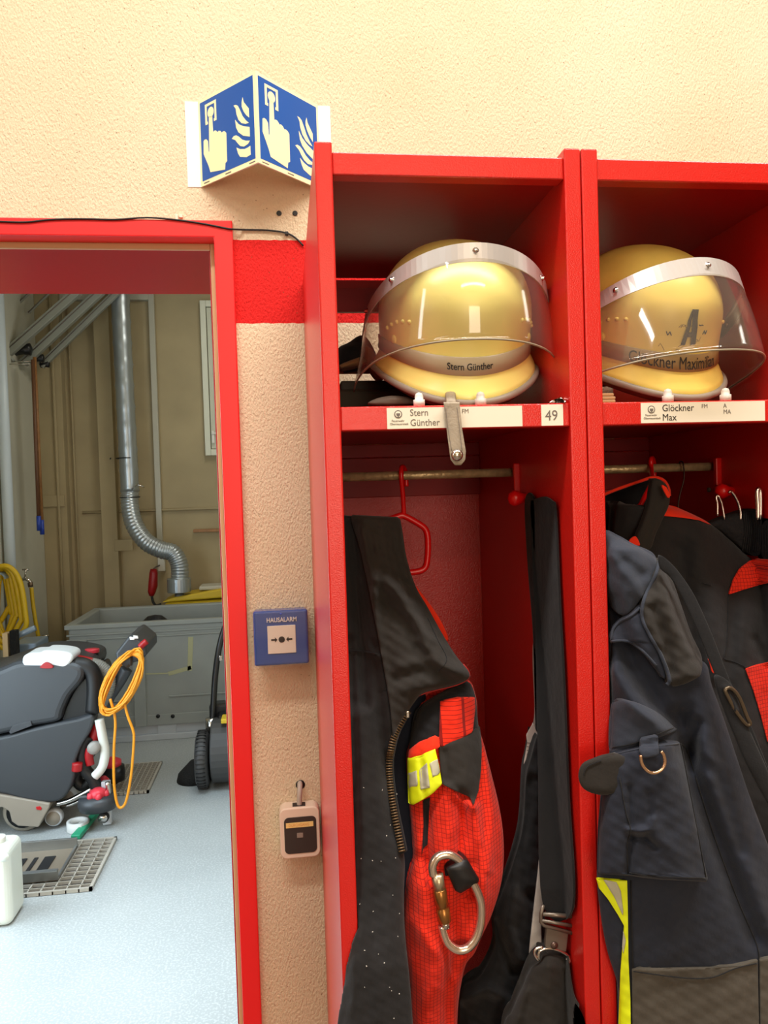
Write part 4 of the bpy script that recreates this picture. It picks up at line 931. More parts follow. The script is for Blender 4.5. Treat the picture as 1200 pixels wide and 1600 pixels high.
col = Sheet([(1022, 747), (1040, 756), (1046, 772), (1045, 790), (1035, 812), (1024, 836), (1016, 858), (1000, 858), (993, 845), (1004, 815), (1012, 790), (1016, 765)], -.47, .010, .008, folds=[([(1035, 770), (1020, 810), (1008, 850)], -.004, 4)])
col.mesh('collar', DARKL, t)
ci = Sheet([(930, 780), (960, 768), (1000, 755), (1024, 747), (1028, 770), (1018, 800), (1000, 850), (970, 860), (930, 850)], -.36, -.02, .01, smooth=True)
ci.mesh('collar_inside', BLK, t)
line_on(Sheet([(900, 700), (1100, 700), (1100, 900), (900, 900)], -.415, 0, .01, smooth=False), [(930, 779), (960, 766), (1000, 752), (1020, 746), (1036, 750), (1044, 762), (1046, 775)], .0022, 'collar_piping', ORANGEP, t)
Sheet([(1034, 758), (1042, 762), (1047, 775), (1044, 778), (1039, 770)], -.485, .002, .003).mesh('collar_trim', ORANGEP, t)
Sheet([(983, 845), (993, 838), (1000, 850), (998, 853), (988, 851)], -.49, .002, .003).mesh('collar_trim', ORANGEP, t)
Sheet([(1033, 806), (1040, 788), (1052, 790), (1075, 800), (1100, 812), (1111, 820), (1090, 812), (1060, 808)], 0, .001, .003, base=body, off=.005, smooth=False).mesh('shoulder_trim', ORANGEP, t, label='orange-red shoulder trim')
Sheet([(982, 790), (990, 788), (997, 790), (996, 793), (983, 793)], -.40, .001, .002).mesh('hang_label', WHITEP, t)
slp = Sheet([(1139, 929), (1146, 905), (1156, 888), (1172, 876), (1185, 873), (1230, 875), (1230, 905), (1190, 913), (1160, 922)], 0, .002, .004, base=body, off=.004, smooth=False, folds=[([(1146, 918), (1160, 895), (1180, 885), (1200, 888)], .003, 5)])
slp.mesh('sleeve_patch', ORANGE, t, label='orange-red ripstop patch')
Sheet([(1165, 1045), (1185, 1038), (1230, 1030), (1230, 1180), (1200, 1160), (1190, 1120), (1178, 1080)], 0, .001, .004, base=body, off=.004, smooth=False).mesh('sleeve_patch', ORANGE, t, label='orange-red ripstop patch')
Sheet([(1108, 1030), (1120, 1040), (1130, 1055), (1126, 1058), (1112, 1050)], 0, .001, .003, base=body, off=.010, smooth=False).mesh('chest_trim', ORANGEP, t)
line_on(body, [(1138, 930), (1136, 1000), (1130, 1030)], .0006, 'seam', BLK, t); line_on(body, [(1098, 911), (1112, 915)], .0007, 'seam', BLK, t)
line_on(body, [(1165, 1043), (1150, 1035), (1132, 1030)], .0006, 'seam', BLK, t)

# red hanger hook for the right jacket + thin wire hook
t = root('coat_hanger', (.42, -.335, 1.56), 'red plastic hanger hook on the tube of the right locker', 'coat hanger')
P3 = [at(1022, 745, -.315), at(1022, 730, -.318), at(1020, 717, -.33), at(1017, 718, -.346), at(1017.5, 732, -.352), at(1020, 752, -.40)]
MB().tube(catmull([tuple(p) for p in P3], 5), .0034, 10).build('hook', REDPL, t)
MB().tube([at(1020, 752, -.40), at(1000, 790, -.41), at(960, 810, -.41)], .0034, 8).build('shoulder_arm', REDPL, t)
t = root('wire_hook', (.49, -.335, 1.56), 'thin dark wire hook hanging on the right locker tube', 'wire hook')
P3 = [at(1060, 733, -.325), at(1062, 722, -.33), at(1067, 723, -.35), at(1069, 740, -.35), at(1068, 752, -.35), at(1060, 785, -.35), at(1059, 830, -.35)]
MB().tube(catmull([tuple(p) for p in P3], 4), .0011, 8).build('wire', mat('dark_wire', rgb(60, 44, 36), .35, .8), t)

# chrome hooks and black knitted gloves
for i, (pp, Y, w_, lb) in enumerate((([(1121, 806), (1121, 788), (1119, 778), (1122, 774), (1128, 788), (1132, 812)], -.44, .0016, 'thin chrome hook ring nearest the jacket in the right locker'),
                                 ([(1139, 770), (1143, 768), (1152, 782), (1157, 800), (1157, 812)], -.44, .0020, 'bent chrome hook in the middle, in front of the right red knob'),
                                 ([(1184, 812), (1184, 790), (1183, 770), (1185, 764), (1188, 770), (1188, 812)], -.46, .0028, 'thick chrome hook nearest the right edge of the photo'))):
    o = MB().tube([at(x, y, Y) for x, y in catmull(pp, 4)], w_, 8).build('chrome_hook', STEEL); tag(o, lb, 'hook', 'chrome hooks in the right locker')
KN = mat('black_knit', rgb(20, 20, 24), .9, bump=(160, 1, .003))
t = root('knitted_glove', (.55, -.42, 1.5), 'black knitted gloves hanging from chrome hooks in the right locker', 'gloves')
g = Sheet([(1108, 818), (1135, 806), (1160, 798), (1182, 796), (1190, 815), (1190, 850), (1186, 868), (1170, 866), (1150, 850), (1125, 830)], -.43, .012, .015, noise=.001); g.mesh('glove', KN, t)
for k in range(9): line_on(g, [(1162+k*3.2, 800), (1164+k*3.2, 830), (1160+k*3.4, 862)], .0011, 'knit_rib', KN, t)
g2 = Sheet([(1191, 820), (1215, 815), (1220, 870), (1192, 872)], -.45, .012, .015); g2.mesh('glove', KN, t)
for k in range(6): line_on(g2, [(1192+k*4, 820), (1193+k*4, 868)], .0013, 'knit_rib', KN, t)

# ================================================================ RIGHT LOCKER: TROUSERS IN FRONT
t = root('fire_trousers', (.40, -.56, .9), 'washed navy fire trousers with thigh pocket and yellow stripe in the right locker', 'trousers')
YL = lambda x, y: -.520-.040*np.clip((y-850)/350, 0, 1)
legp = [(945, 838), (962, 838), (985, 850), (1010, 862), (1032, 880), (1042, 900), (1060, 940), (1075, 985), (1090, 1025), (1105, 1040), (1112, 1070), (1130, 1120), (1150, 1180), (1170, 1240), (1200, 1320), (1230, 1400), (1260, 1500), (1260, 1850), (960, 1850), (968, 1600), (965, 1540), (950, 1490), (940, 1440), (933, 1380), (934, 1330), (936, 1290), (940, 1250), (948, 1200), (955, 1150), (956, 1100), (955, 1000), (948, 920)]
LG = Sheet(legp, YL, .024, .03, folds=[([(955, 940), (990, 1040), (1040, 1120), (1070, 1170)], -.014, 16), ([(960, 1050), (1000, 1110), (1060, 1150)], .012, 16), ([(1062, 1120), (1070, 1160), (1090, 1230), (1130, 1330), (1180, 1460)], -.020, 17), ([(1095, 1060), (1105, 1180), (1140, 1300), (1190, 1450)], .012, 26), ([(1090, 1130), (1078, 1200)], -.010, 9), ([(1085, 1180), (1120, 1210), (1160, 1330)], -.006, 10), ([(1040, 1130), (1050, 1300), (1045, 1480)], .006, 40)], wave=(.0014, 110, 420), noise=.0006)
LG.mesh('trouser_legs', NAVY, t)
# waistband / bib fold
wb = Sheet([(945, 833), (965, 836), (990, 850), (1010, 858), (1022, 866), (1027, 880), (1024, 895), (1018, 912), (1008, 925), (1000, 938), (985, 955), (972, 962), (955, 945), (945, 900)], 0, .006, .006, base=LG, off=.010, folds=[([(955, 870), (985, 900), (1000, 930)], .006, 10), ([(975, 880), (1000, 900)], -.005, 9)])
wb.mesh('waistband', NAVYL, t)
fp_ = Sheet([(1028, 872), (1038, 882), (1052, 910), (1066, 950), (1080, 990), (1096, 1025), (1096, 1050), (1088, 1060), (1060, 1072), (1045, 1066), (1030, 1020), (1012, 990), (1002, 965), (1004, 940), (1018, 912), (1026, 890)], 0, .012, .01, base=LG, off=.014, folds=[([(1030, 900), (1045, 960), (1075, 1020)], .007, 10), ([(1020, 950), (1040, 1000), (1050, 1050)], -.006, 8)], noise=.0008)
fp_.mesh('turned_fly_panel', DARKL, t, label='turned-out charcoal fly panel')
line_on(fp_, [(1030, 876), (1024, 900), (1008, 932), (1003, 962), (1014, 990), (1032, 1022), (1046, 1060), (1042, 1070)], .0022, 'hem', NAVYL, t)
fr2 = Sheet([(953, 1000), (958, 980), (970, 968), (985, 960), (1000, 945), (1010, 960), (1020, 990), (1035, 1020), (1040, 1060), (1025, 1045), (1005, 1020), (985, 1003), (965, 1003)], 0, .006, .006, base=LG, off=.012)
fr2.mesh('waistband_fold', NAVY, t)
line_on(fr2, [(955, 1003), (958, 984), (968, 972), (985, 963), (1000, 950)], .0016, 'hem', NAVYL, t); line_on(fr2, [(955, 1002), (980, 1002), (1003, 1016), (1025, 1040)], .0016, 'hem', NAVYL, t)
# gusset flap above the pocket
gf = Sheet([(956, 1105), (975, 1095), (1000, 1100), (1030, 1115), (1052, 1135), (1055, 1142), (1010, 1160), (985, 1170), (955, 1176)], 0, .006, .006, base=LG, off=.006)
gf.mesh('gusset', NAVYL, t); line_on(gf, [(956, 1168), (985, 1163), (1020, 1150), (1052, 1137)], .0006, 'seam', BLK, t)
# pocket
pk = Sheet([(945, 1192), (960, 1178), (1000, 1168), (1045, 1160), (1062, 1160), (1072, 1210), (1084, 1270), (1096, 1330), (1106, 1373), (1104, 1378), (1060, 1376), (1020, 1374), (982, 1368), (936, 1366), (937, 1300), (942, 1240)], 0, .012, .012, base=LG, off=.012, folds=[([(985, 1230), (988, 1300), (982, 1368)], -.006, 5), ([(982, 1296), (1000, 1298), (1015, 1296), (1020, 1280)], .008, 5), ([(985, 1308), (1010, 1312), (1025, 1325)], -.007, 5), ([(1015, 1240), (1018, 1290), (1010, 1310)], -.004, 5), ([(1025, 1300), (1050, 1330)], .004, 12)], smooth=False, noise=.0002)
pk.mesh('thigh_pocket', NAVY, t)
line_on(pk, [(968, 1215), (978, 1270), (985, 1296), (980, 1320), (981, 1366)], .0007, 'seam', BLK, t)
line_on(pk, [(1064, 1162), (1075, 1220), (1090, 1300), (1103, 1370)], .0008, 'seam', BLK, t)
line_on(pk, [(984, 1364), (1020, 1369), (1060, 1371), (1102, 1372)], .0006, 'seam', BLK, t)
line_on(pk, [(956, 1180), (1000, 1170), (1060, 1162)], .0010, 'seam', NAVYL, t)
tab = Sheet([(905, 1208), (911, 1194), (928, 1186), (945, 1181), (972, 1180), (985, 1196), (982, 1212), (972, 1230), (960, 1240), (935, 1242), (914, 1234), (906, 1222)], lambda x, y: np.full(np.shape(x), -.588)+np.clip((x-950)/40, 0, 1)*-.010, .004, .004)
tab.mesh('pocket_tab', DARKL, t, label='round-ended charcoal tab sticking out over the locker post')
line_on(tab, [(912, 1212), (918, 1198), (940, 1188)], .0005, 'seam', BLK, t)
# loop and D-ring
lp = Sheet([(1001, 1154), (1028, 1150), (1030, 1178), (1022, 1184), (1006, 1185), (1000, 1176)], 0, .003, .004, base=pk, off=.006, smooth=False); lp.mesh('ring_loop', NAVYL, t)
Yd = float(lp.depth(np.array([1015.]), np.array([1178.]))[0])-.003
MB().tube([at(x, y, Yd) for x, y in catmull([(1001, 1180), (1002, 1190), (1007, 1200), (1016, 1207), (1026, 1207), (1035, 1201), (1039, 1191), (1037, 1180), (1033, 1174)], 4)], .0018, 8).build('d_ring', mat('copper_silver', rgb(214, 176, 140), .22, .9), t, label='bright metal D-ring')
# yellow stripe
sa = Sheet([(932, 1373), (958, 1374), (980, 1376), (981, 1420), (982, 1500), (985, 1560), (987, 1700), (988, 1850), (962, 1850), (967, 1600), (970, 1520), (975, 1460), (976, 1448), (966, 1430), (950, 1405), (936, 1388)], 0, .001, .003, base=LG, off=.004, smooth=False); sa.mesh('reflective_stripe', YEL, t, label='fluorescent yellow stripe with silver centre')
Sheet([(943, 1375), (962, 1376), (970, 1392), (974, 1425), (973, 1430), (960, 1402)], 0, 0, .001, base=sa, off=.0008, smooth=False).mesh('silver_stripe', REFL, t)
Sheet([(974, 1455), (978, 1470), (974, 1490), (972, 1480)], 0, 0, .001, base=sa, off=.0008, smooth=False).mesh('silver_stripe', REFL, t)
line_on(LG, [(986, 1376), (987, 1450), (989, 1520), (990, 1600)], .0007, 'seam', BLK, t)
# knee patches
kn = Sheet([(988, 1514), (1000, 1512), (1040, 1520), (1075, 1524), (1115, 1522), (1150, 1508), (1184, 1500), (1186, 1600), (1190, 1850), (990, 1850)], 0, .003, .004, base=LG, off=.003, smooth=False); kn.mesh('knee_patch', KNEE, t, label='taupe knee patch')
line_on(kn, [(990, 1518), (1040, 1525), (1080, 1529), (1115, 1527), (1150, 1513), (1184, 1505)], .0006, 'seam', BLK, t)
kn2 = Sheet([(1187, 1498), (1250, 1490), (1255, 1850), (1192, 1850)], 0, .003, .004, base=LG, off=.003, smooth=False); kn2.mesh('knee_patch', KNEE, t)
line_on(LG, [(1062, 1162), (1076, 1180), (1110, 1290), (1150, 1400), (1182, 1475), (1186, 1500)], .0008, 'seam', BLK, t)
# brace strap with slide buckle
YB = lambda x, y: -.575-.02*np.clip((y-900)/300, 0, 1)
br = Sheet([(1030, 868), (1042, 874), (1060, 893), (1082, 925), (1100, 962), (1118, 1005), (1135, 1050), (1152, 1090), (1172, 1130), (1215, 1240), (1215, 1270), (1190, 1230), (1170, 1180), (1150, 1135), (1132, 1090), (1112, 1040), (1092, 990), (1072, 945), (1050, 905), (1032, 888)], YB, .002, .003)
br.mesh('brace_strap', WEB, t, label='black webbing brace')
br2 = Sheet([(1118, 1060), (1130, 1058), (1150, 1080), (1158, 1110), (1180, 1160), (1205, 1220), (1205, 1260), (1170, 1200), (1148, 1150), (1125, 1090)], lambda x, y: YB(x, y)-.006, .004, .004, folds=[([(1135, 1075), (1150, 1110)], .004, 5)]); br2.mesh('brace_strap', WEB, t)
Yb = -.598
MB().tube([at(x, y, Yb) for x, y in catmull([(1133, 1078), (1142, 1075), (1155, 1090), (1167, 1120), (1172, 1130), (1166, 1132), (1150, 1112), (1138, 1090)], 3, True)], .0022, 8, closed=True).build('slide_buckle', mat('dark_bronze', rgb(100, 88, 72), .3, .7), t, label='dark metal slide buckle')

# ================================================================ BACK ROOM: pallet bin
x0, x1, y0, y1 = -1.475, -.28, 3.76, 4.50; zt_, zb_ = .79, .10
t = root('pallet_bin', ((x0+x1)/2, (y0+y1)/2, 0), 'large grey plastic pallet bin standing behind the cleaning machine', 'bin')
b = MB(); w = .035
b.box((x0, y0, zb_), (x1, y0+w, zt_)); b.box((x0, y1-w, zb_), (x1, y1, zt_)); b.box((x0, y0+w, zb_), (x0+w, y1-w, zt_)); b.box((x1-w, y0+w, zb_), (x1, y1-w, zt_)); b.box((x0+w, y0+w, zb_), (x1-w, y1-w, zb_+.04))
b.build('tub', GREYBIN, t, bevel=.012, seg=3)
b = MB()
for (A_, B_) in (((x0-.02, y0-.02, zt_-.03), (x1+.02, y0+.015, zt_)), ((x0-.02, y1-.015, zt_-.03), (x1+.02, y1+.02, zt_)), ((x0-.02, y0+.015, zt_-.03), (x0+.015, y1-.015, zt_)), ((x1-.015, y0+.015, zt_-.03), (x1+.02, y1-.015, zt_))): b.box(A_, B_)
b.box((x0-.012, y0-.012, zt_-.075), (x1+.012, y0, zt_-.062)); b.box((x0-.012, y0-.012, zt_-.105), (x1+.012, y0, zt_-.095))
b.build('rim', GREYBIN, t, bevel=.004)
b = MB()
for xx in (x0+.04, x0+.40, x1-.04-.02): b.box((xx, y0-.028, zb_+.0), (xx+.075, y0, zt_-.10))
b.box((x0+.02, y0-.012, zb_+.0), (x1-.02, y0, zb_+.07)); b.box((x0+.12, y0-.010, zb_+.17), (x0+.38, y0, zb_+.18)); b.box((x0+.12, y0-.010, zb_+.07), (x0+.13, y0, zb_+.18)); b.box((x0+.62, y0-.010, zb_+.18), (x1-.1, y0, zb_+.19))
b.build('ribs', GREYBIN, t, bevel=.003)
b = MB(); b.box((x0, y0+.012, .03), (x1, y0+.03, .101)); b.box((x0-.01, y0-.012, 0), (x1+.01, y0+.1, .04)); b.box((x0, y1-.1, 0), (x1, y1, .035))
for xx in (x0, (x0+x1)/2-.06, x1-.12): b.box((xx, y0, .035), (xx+.12, y1, .099))
b.box((x0, y0+.03, .09), (x1, y1, .101)); b.build('skids', mat('lighter_bin_plastic', rgb(186, 192, 198), .5), t, bevel=.004)
for px in (247, 270):
    MB().lathe([(.013, 0), (.013, .004), (.0001, .005)], at(px, 1119, y0-.013), 14, 'y').build('drain_plug', BLACK, t)
R_ = mat('dried_adhesive', rgb(176, 176, 140), .7)
b = MB(); yq = y0-.002
b.prism([at(294, 995, yq), at(302, 995, yq), at(300, 1048, yq), at(293, 1048, yq)], (0, -.001, 0)); b.prism([at(262, 1050, yq), at(298, 1040, yq), at(299, 1046, yq), at(264, 1056, yq)], (0, -.001, 0)); b.prism([at(225, 1052, yq), at(262, 1051, yq), at(262, 1053, yq), at(225, 1054, yq)], (0, -.001, 0))
b.build('adhesive_marks', R_, t)
o = MB().lathe([(.0001, -.55), (.09, -.52), (.11, -.2), (.085, -.02), (.05, .01), (.0001, .02)], (at(242, 964, 4.1)[0], 4.1, .76), 18); o = o.build('black_bag', mat('black_bag', rgb(20, 22, 30), .4, bump=(20, .6, .02))); tag(o, 'black bag showing above the rim inside the grey bin', 'bag')
p = o.data
# yellow tank behind
c = at(300, 940, 4.72)
t = root('yellow_tank', (c[0]+.1, 4.72, 0), 'yellow plastic tank standing behind the grey bin under the silver duct', 'tank')
b = MB(); xx = at(252, 942, 4.56)[0]; b.box((xx+.02, 4.56, .0), (xx+.85, 4.85, .80)); b.build('tank_body', YBOX, t, bevel=.03, seg=3)
b = MB(); A_ = [(xx, 4.55, .80), (xx+.9, 4.55, .83), (xx+.9, 4.55, .90), (xx+.45, 4.55, .885), (xx+.08, 4.55, .835)]; b.prism(A_, (0, .3, 0)); b.build('lid', YBOX, t, bevel=.012, seg=2)
b = MB(); b.box((xx+.28, 4.60, .875), (xx+.55, 4.8, .905)); b.build('rag', mat('pale_rag', rgb(190, 186, 170), .8), t, bevel=.01)

# duct with flexible lower end
t = root('exhaust_duct', tuple(at(190, 700, 4.72)), 'silver spiral duct on the back room wall ending in a flexible bend', 'duct')
pa, pb_ = Vector(at(187, 440, 4.72)), Vector(at(203, 765, 4.72)); pa.y = pb_.y = 4.72; pa.x = pb_.x-.0; 
pa = Vector((at(187, 470, 4.72)[0], 4.72, 3.62)); pb_ = Vector(at(203, 768, 4.72))
DUCT = mat('galvanised_duct', rgb(176, 184, 190), .34, .8)
n = 60; pts = [pa.lerp(pb_, k/n) for k in range(n+1)]; rr = [.068+(.005 if k % 5 == 0 else 0) for k in range(n+1)]
MB().tube(pts, rr, 24).build('spiral_tube', DUCT, t)
fx = catmull([tuple(at(x, y, Y)) for x, y, Y in [(203, 766, 4.72), (203, 790, 4.70), (210, 820, 4.66), (228, 846, 4.62), (252, 859, 4.60), (270, 864, 4.60), (280, 882, 4.60), (281, 906, 4.60)]], 22)
MB().tube(fx, [.066+.003*math.sin(k*1.6) for k in range(len(fx))], 24).build('flexible_hose', DUCT, t, label='ribbed flexible hose')
c = at(280, 915, 4.60); MB().lathe([(.05, .058), (.086, .058), (.090, .054), (.090, -.046), (.086, -.05), (.03, -.05)], c, 28).build('end_cap', DUCT, t, smooth=False)
MB().lathe([(.036, -.05), (.038, -.09), (.042, -.105)], c, 20).build('nozzle', GALV, t)
for yy in (716, 777):
    c = at(197 if yy < 750 else 203, yy, 4.72); cc = [(c[0]+.073*math.cos(a), 4.72+.073*math.sin(a), c[2]) for a in np.linspace(0, 2*PI, 24, endpoint=False)]
    MB().tube(cc, .005, 6, closed=True).build('pipe_clamp', BLACK, t)
c = at(190, 716, 4.8); MB().tube([(c[0]-.12, BY-.01, c[2]), (c[0]-.07, 4.74, c[2])], .005, 6).build('clamp_arm', BLACK, t)
MB().tube([at(206, 764, 4.65), at(214, 757, 4.62), at(226, 761, 4.62)], .006, 6).build('clamp_screw', STEEL, t)
# red plug with cable
t = root('power_plug', tuple(at(238, 910, 4.75)), 'red industrial plug hanging left of the flexible duct', 'plug')
P3 = [at(240, 889, 4.75), at(240, 895, 4.75), at(239, 915, 4.75), at(237, 925, 4.75), at(237, 931, 4.75)]
MB().tube(P3, [.024, .032, .036, .03, .018], 14).build('plug_body', mat('dark_red_plastic', rgb(160, 16, 22), .4), t)
MB().tube(catmull([tuple(at(x, y, 4.75)) for x, y in [(237, 930), (239, 940), (244, 946), (252, 944)]], 4), .010, 8).build('plug_cable', BLACK, t)
MB().tube(catmull([tuple(at(x, y, 4.78)) for x, y in [(240, 889), (243, 886)]]+[tuple(at(250, 883, BY-.03))], 4), .006, 6).build('plug_lead', INKG, t)
# cable trunking
t = root('cable_trunking', tuple(at(240, 600, BY-.03)), 'pale grey cable trunking running down the back room wall right of the duct', 'trunking')
GT = mat('pale_grey_pvc', rgb(176, 172, 156), .5)
xA = at(236, 470, BY-.04)[0]; xB = at(251, 880, BY-.04)[0]; zA = at(236, 458, BY-.04)[2]; zB = at(251, 848, BY-.04)[2]
MB().prism([(xA-.022, BY-.045, zA), (xA+.022, BY-.045, zA), (xB+.022, BY-.045, zB-.05), (xB-.022, BY-.045, zB-.05)], (0, .045, 0)).build('vertical_run', GT, t, bevel=.003)
xC = at(70, 462, BY-.06)[0]; MB().box((xC, BY-.05, zA-.055), (xA-.022, BY-.0, zA)).build('top_run', GT, t, bevel=.003)
c = at(252, 882, BY-.05); MB().cboxd((c[0], BY-.025, c[2]), (.055, .05, .11)).build('socket_box', mat('pale_socket', rgb(196, 192, 178), .5), t, bevel=.004)
# conduits and brackets on the wall
for i, (pa_, pb2, lb) in enumerate((((86, 470), (99, 945), 'thin painted conduit running down the back room corner column'), ((105, 470), (118, 945), 'crusty painted conduit down the wall beside the corner column'))):
    A_ = at(pa_[0]+(2 if i == 0 else 10), 700, BY-.11 if i == 0 else BY-.02); Yy = BY-.11 if i == 0 else BY-.02
    o = MB().tube([(A_[0], Yy, .0), (A_[0], Yy, 3.6)], .012 if i == 0 else .008, 8).build('conduit', BEIGEWALL); tag(o, lb, 'conduit')
c0, c1 = at(250, 797, BY-.015), at(345, 795, BY-.015)
o = MB().tube([(c0[0]-.6, BY-.015, c0[2]), (c1[0]+.8, BY-.015, c0[2])], .011, 8).build('conduit', BEIGEWALL); tag(o, 'horizontal painted conduit across the back wall behind the duct', 'conduit')
c = at(84, 783, BY-.11); o = MB().box((c[0]-.08, BY-.115, c[2]-.045), (c[0]+.08, BY-.098, c[2]+.045)).build('wall_bracket', BEIGEWALL, bevel=.003); tag(o, 'beige painted bracket plate on the corner column', 'bracket')
c = at(193, 852, BY-.10); o = MB().box((c[0]-.07, BY-.10, c[2]-.045), (c[0]+.07, BY-.085, c[2]+.045)).build('wall_bracket', BEIGEWALL, bevel=.003); tag(o, 'beige bracket plate low on the pilaster beside the duct bend', 'bracket')
c = at(320, 829, BY-.03); o = MB().box((c[0]-.09, BY-.05, c[2]-.012), (c[0]+.28, BY-.0, c[2]+.012)).build('wooden_ledge', WOOD, bevel=.003); tag(o, 'narrow wooden strip on the back wall below the window', 'wooden strip')

# ceiling rails
t = root('sloping_rack', tuple(at(60, 500, 4.3)), 'three sloping aluminium rails on rollers at the back room ceiling', 'rack')
AL2 = mat('dull_aluminium', rgb(150, 152, 142), .5, .3)
def beam(p, q_, w, name='rail'):
    a, c = Vector(at(*p)), Vector(at(*q_)); d = (c-a).normalized(); sd = Vector((0, 1, 0)); up = sd.cross(d).normalized()
    b = MB(); P = []
    for base in (a, c):
        for su, sv in ((-1, -1), (1, -1), (1, 1), (-1, 1)): P.append(base+up*su*w/2+sd*sv*w*.4)
    b.add(P, [(0, 1, 2, 3), (7, 6, 5, 4), (0, 4, 5, 1), (1, 5, 6, 2), (2, 6, 7, 3), (3, 7, 4, 0)], True)
    for base0 in (.25,): 
        for k in (-.5, .5):
            pass
    o = b.build(name, AL2, t, bevel=.004)
    # groove line along the rail
    MB().tube([a-sd*w*.42+up*w*-.18, c-sd*w*.42+up*w*-.18], .004, 5).build('groove', INKG, o)
    return o
beam((10, 553, 4.3), (150, 430, 4.3), .062); beam((36, 568, 4.45), (190, 425, 4.45), .062); beam((64, 572, 4.6), (220, 420, 4.6), .05)
beam((27, 476, 4.55), (60, 444, 4.55), .018); beam((45, 489, 4.6), (80, 455, 4.6), .018)
for i, (px, py, Y) in enumerate(((36, 546, 4.4), (60, 560, 4.5), (70, 569, 4.6))):
    c = at(px, py, Y); s_ = (1, .7, .6)[i]
    b = MB().lathe([(.02*s_, -.06*s_), (.045*s_, -.05*s_), (.035*s_, 0), (.045*s_, .05*s_), (.02*s_, .06*s_)], c, 16, 'x'); b.build('roller', BLACKS, t)
c = at(6, 560, 4.3); MB().tube([at(8, 552, 4.3), (LX+.02, 4.3, c[2]-.02)], .012, 6).build('rail_hinge', AL2, t)
# broom handles
for i, (p, q_, lb, Y) in enumerate((((51, 562), (61, 826), 'darker wooden broom handle hanging in the back room corner, left of the pair', 4.26), ((54, 558), (66, 832), 'lighter wooden broom handle hanging in the back room corner, right of the pair', 4.30))):
    a, c = at(*p, Y), at(*q_, Y)
    r_ = root('broomstick', tuple(c), lb, 'broomstick', 'broomsticks hanging on the left wall'); MB().tube([(LX-.005, a[1], a[2]-.03), (a[0], a[1], a[2]-.03)], .004, 6).build('wall_pin', STEEL, r_); MB().tube([a, c], .0125, 10).build('stick', WOOD if i else mat('dark_wood', rgb(104, 68, 44), .5), r_)
    if True:
        d = (Vector(c)-Vector(a)).normalized(); MB().tube([Vector(c)-d*.09, Vector(c)+d*.015], .015, 10).build('end_grip', BLUEP, r_, label='blue plastic end')
# white downpipe at left
A_ = at(8, 700, 4.15); o = MB().tube([(LX+.045, 3.97, .0), (LX+.045, 3.97, 3.6)], .035, 16).build('downpipe', mat('white_pipe', rgb(200, 212, 222), .4)); tag(o, 'pale vertical pipe at the left edge of the doorway view', 'pipe')
o = MB().tube([(LX+.004, 4.1, 1.0), (LX+.004, 4.1, 2.5)], .004, 6).build('conduit', INKG); tag(o, 'thin dark wire running down the left wall of the back room', 'wire')

# yellow hose on holder
t = root('garden_hose', tuple(at(15, 1000, 3.9)), 'thick yellow hose looped over a wall holder left in the back room', 'hose')
rs = random.Random(2)
for i, (xa2, xb2) in enumerate(((-26, 40), (-20, 33), (-12, 27), (-5, 22), (-32, 18))):
    Y = 3.75+.022*i; lo = 1010-10*i+rs.randint(-8, 8)
    pts = catmull([(xa2, 960), (xa2+4, 905), ((xa2+xb2)/2, 884+2*i), (xb2-10, 905), (xb2, 960), (xb2-2, lo-20), ((xa2+xb2)/2, lo+10), (xa2, lo-20)], 6, True)
    MB().tube([at(x, y, Y) for x, y in pts], .0165, 10, closed=True).build('hose_loop', YHOSE, t)
t = root('hose_holder', tuple(at(5, 900, 3.85)), 'bluish metal half-round hose holder on the left wall under the hose loops', 'holder')
c = at(0, 903, 3.8); n_ = 12
P = [(c[0]+.062*math.cos(a), 3.72, c[2]+.045*math.sin(a)) for a in np.linspace(0, PI, n_)]+[(c[0]+.054*math.cos(a), 3.72, c[2]+.037*math.sin(a)) for a in np.linspace(PI, 0, n_)]
MB().prism(P, (0, .15, 0)).build('saddle', LBLUE, t); MB().box((LX-.0, 3.8, c[2]-.02), (c[0], 3.83, c[2]+.02)).build('arm', LBLUE, t)
# tap
t = root('water_tap', tuple(at(40, 905, 4.1)), 'chrome water tap on the left wall with a yellow hose hanging from it', 'tap')
Y = 4.1
zc = at(30, 907, Y)[2]
MB().tube([(LX, Y, zc), tuple(at(30, 907, Y)), tuple(at(40, 904, Y)), tuple(at(47, 908, Y)), tuple(at(48, 914, Y))], [.010, .011, .014, .012, .012], 10).build('spout', STEEL, t)
MB().tube([at(39, 904, Y), at(40, 891, Y)], .006, 8).build('stem', STEEL, t); MB().tube([at(35, 890, Y), at(45, 890, Y)], .006, 8).build('tap_handle', STEEL, t)
MB().tube([at(47, 910, Y), at(48, 917, Y)], .017, 12).build('hose_coupling', mat('brown_brass', rgb(120, 100, 80), .4, .6), t)
o = MB().tube(catmull([tuple(at(x, y, 4.1-.004*k)) for k, (x, y) in enumerate([(49, 918), (51, 940), (55, 968), (60, 995), (63, 1020), (66, 1060), (72, 1120)])], 4), .0135, 10).build('hose', YHOSE); tag(o, 'yellow hose hanging straight down from the chrome tap', 'hose')
# second valve
t = root('water_valve', tuple(at(72, 1010, 3.9)), 'silver valve assembly above the cleaning machine beside the bin', 'valve')
MB().tube([(LX-.01, 3.9, at(55, 1004, 3.9)[2]), at(55, 1004, 3.9), at(72, 1006, 3.9), at(84, 1012, 3.9)], [.010, .010, .018, .016], 10).build('body', STEEL, t)
MB().tube([at(71, 992, 3.9), at(71, 1002, 3.9)], [.024, .016], 12).build('valve_knob', STEEL, t); MB().tube([at(78, 1008, 3.9), at(88, 1016, 3.9)], .013, 10).build('outlet', STEEL, t)
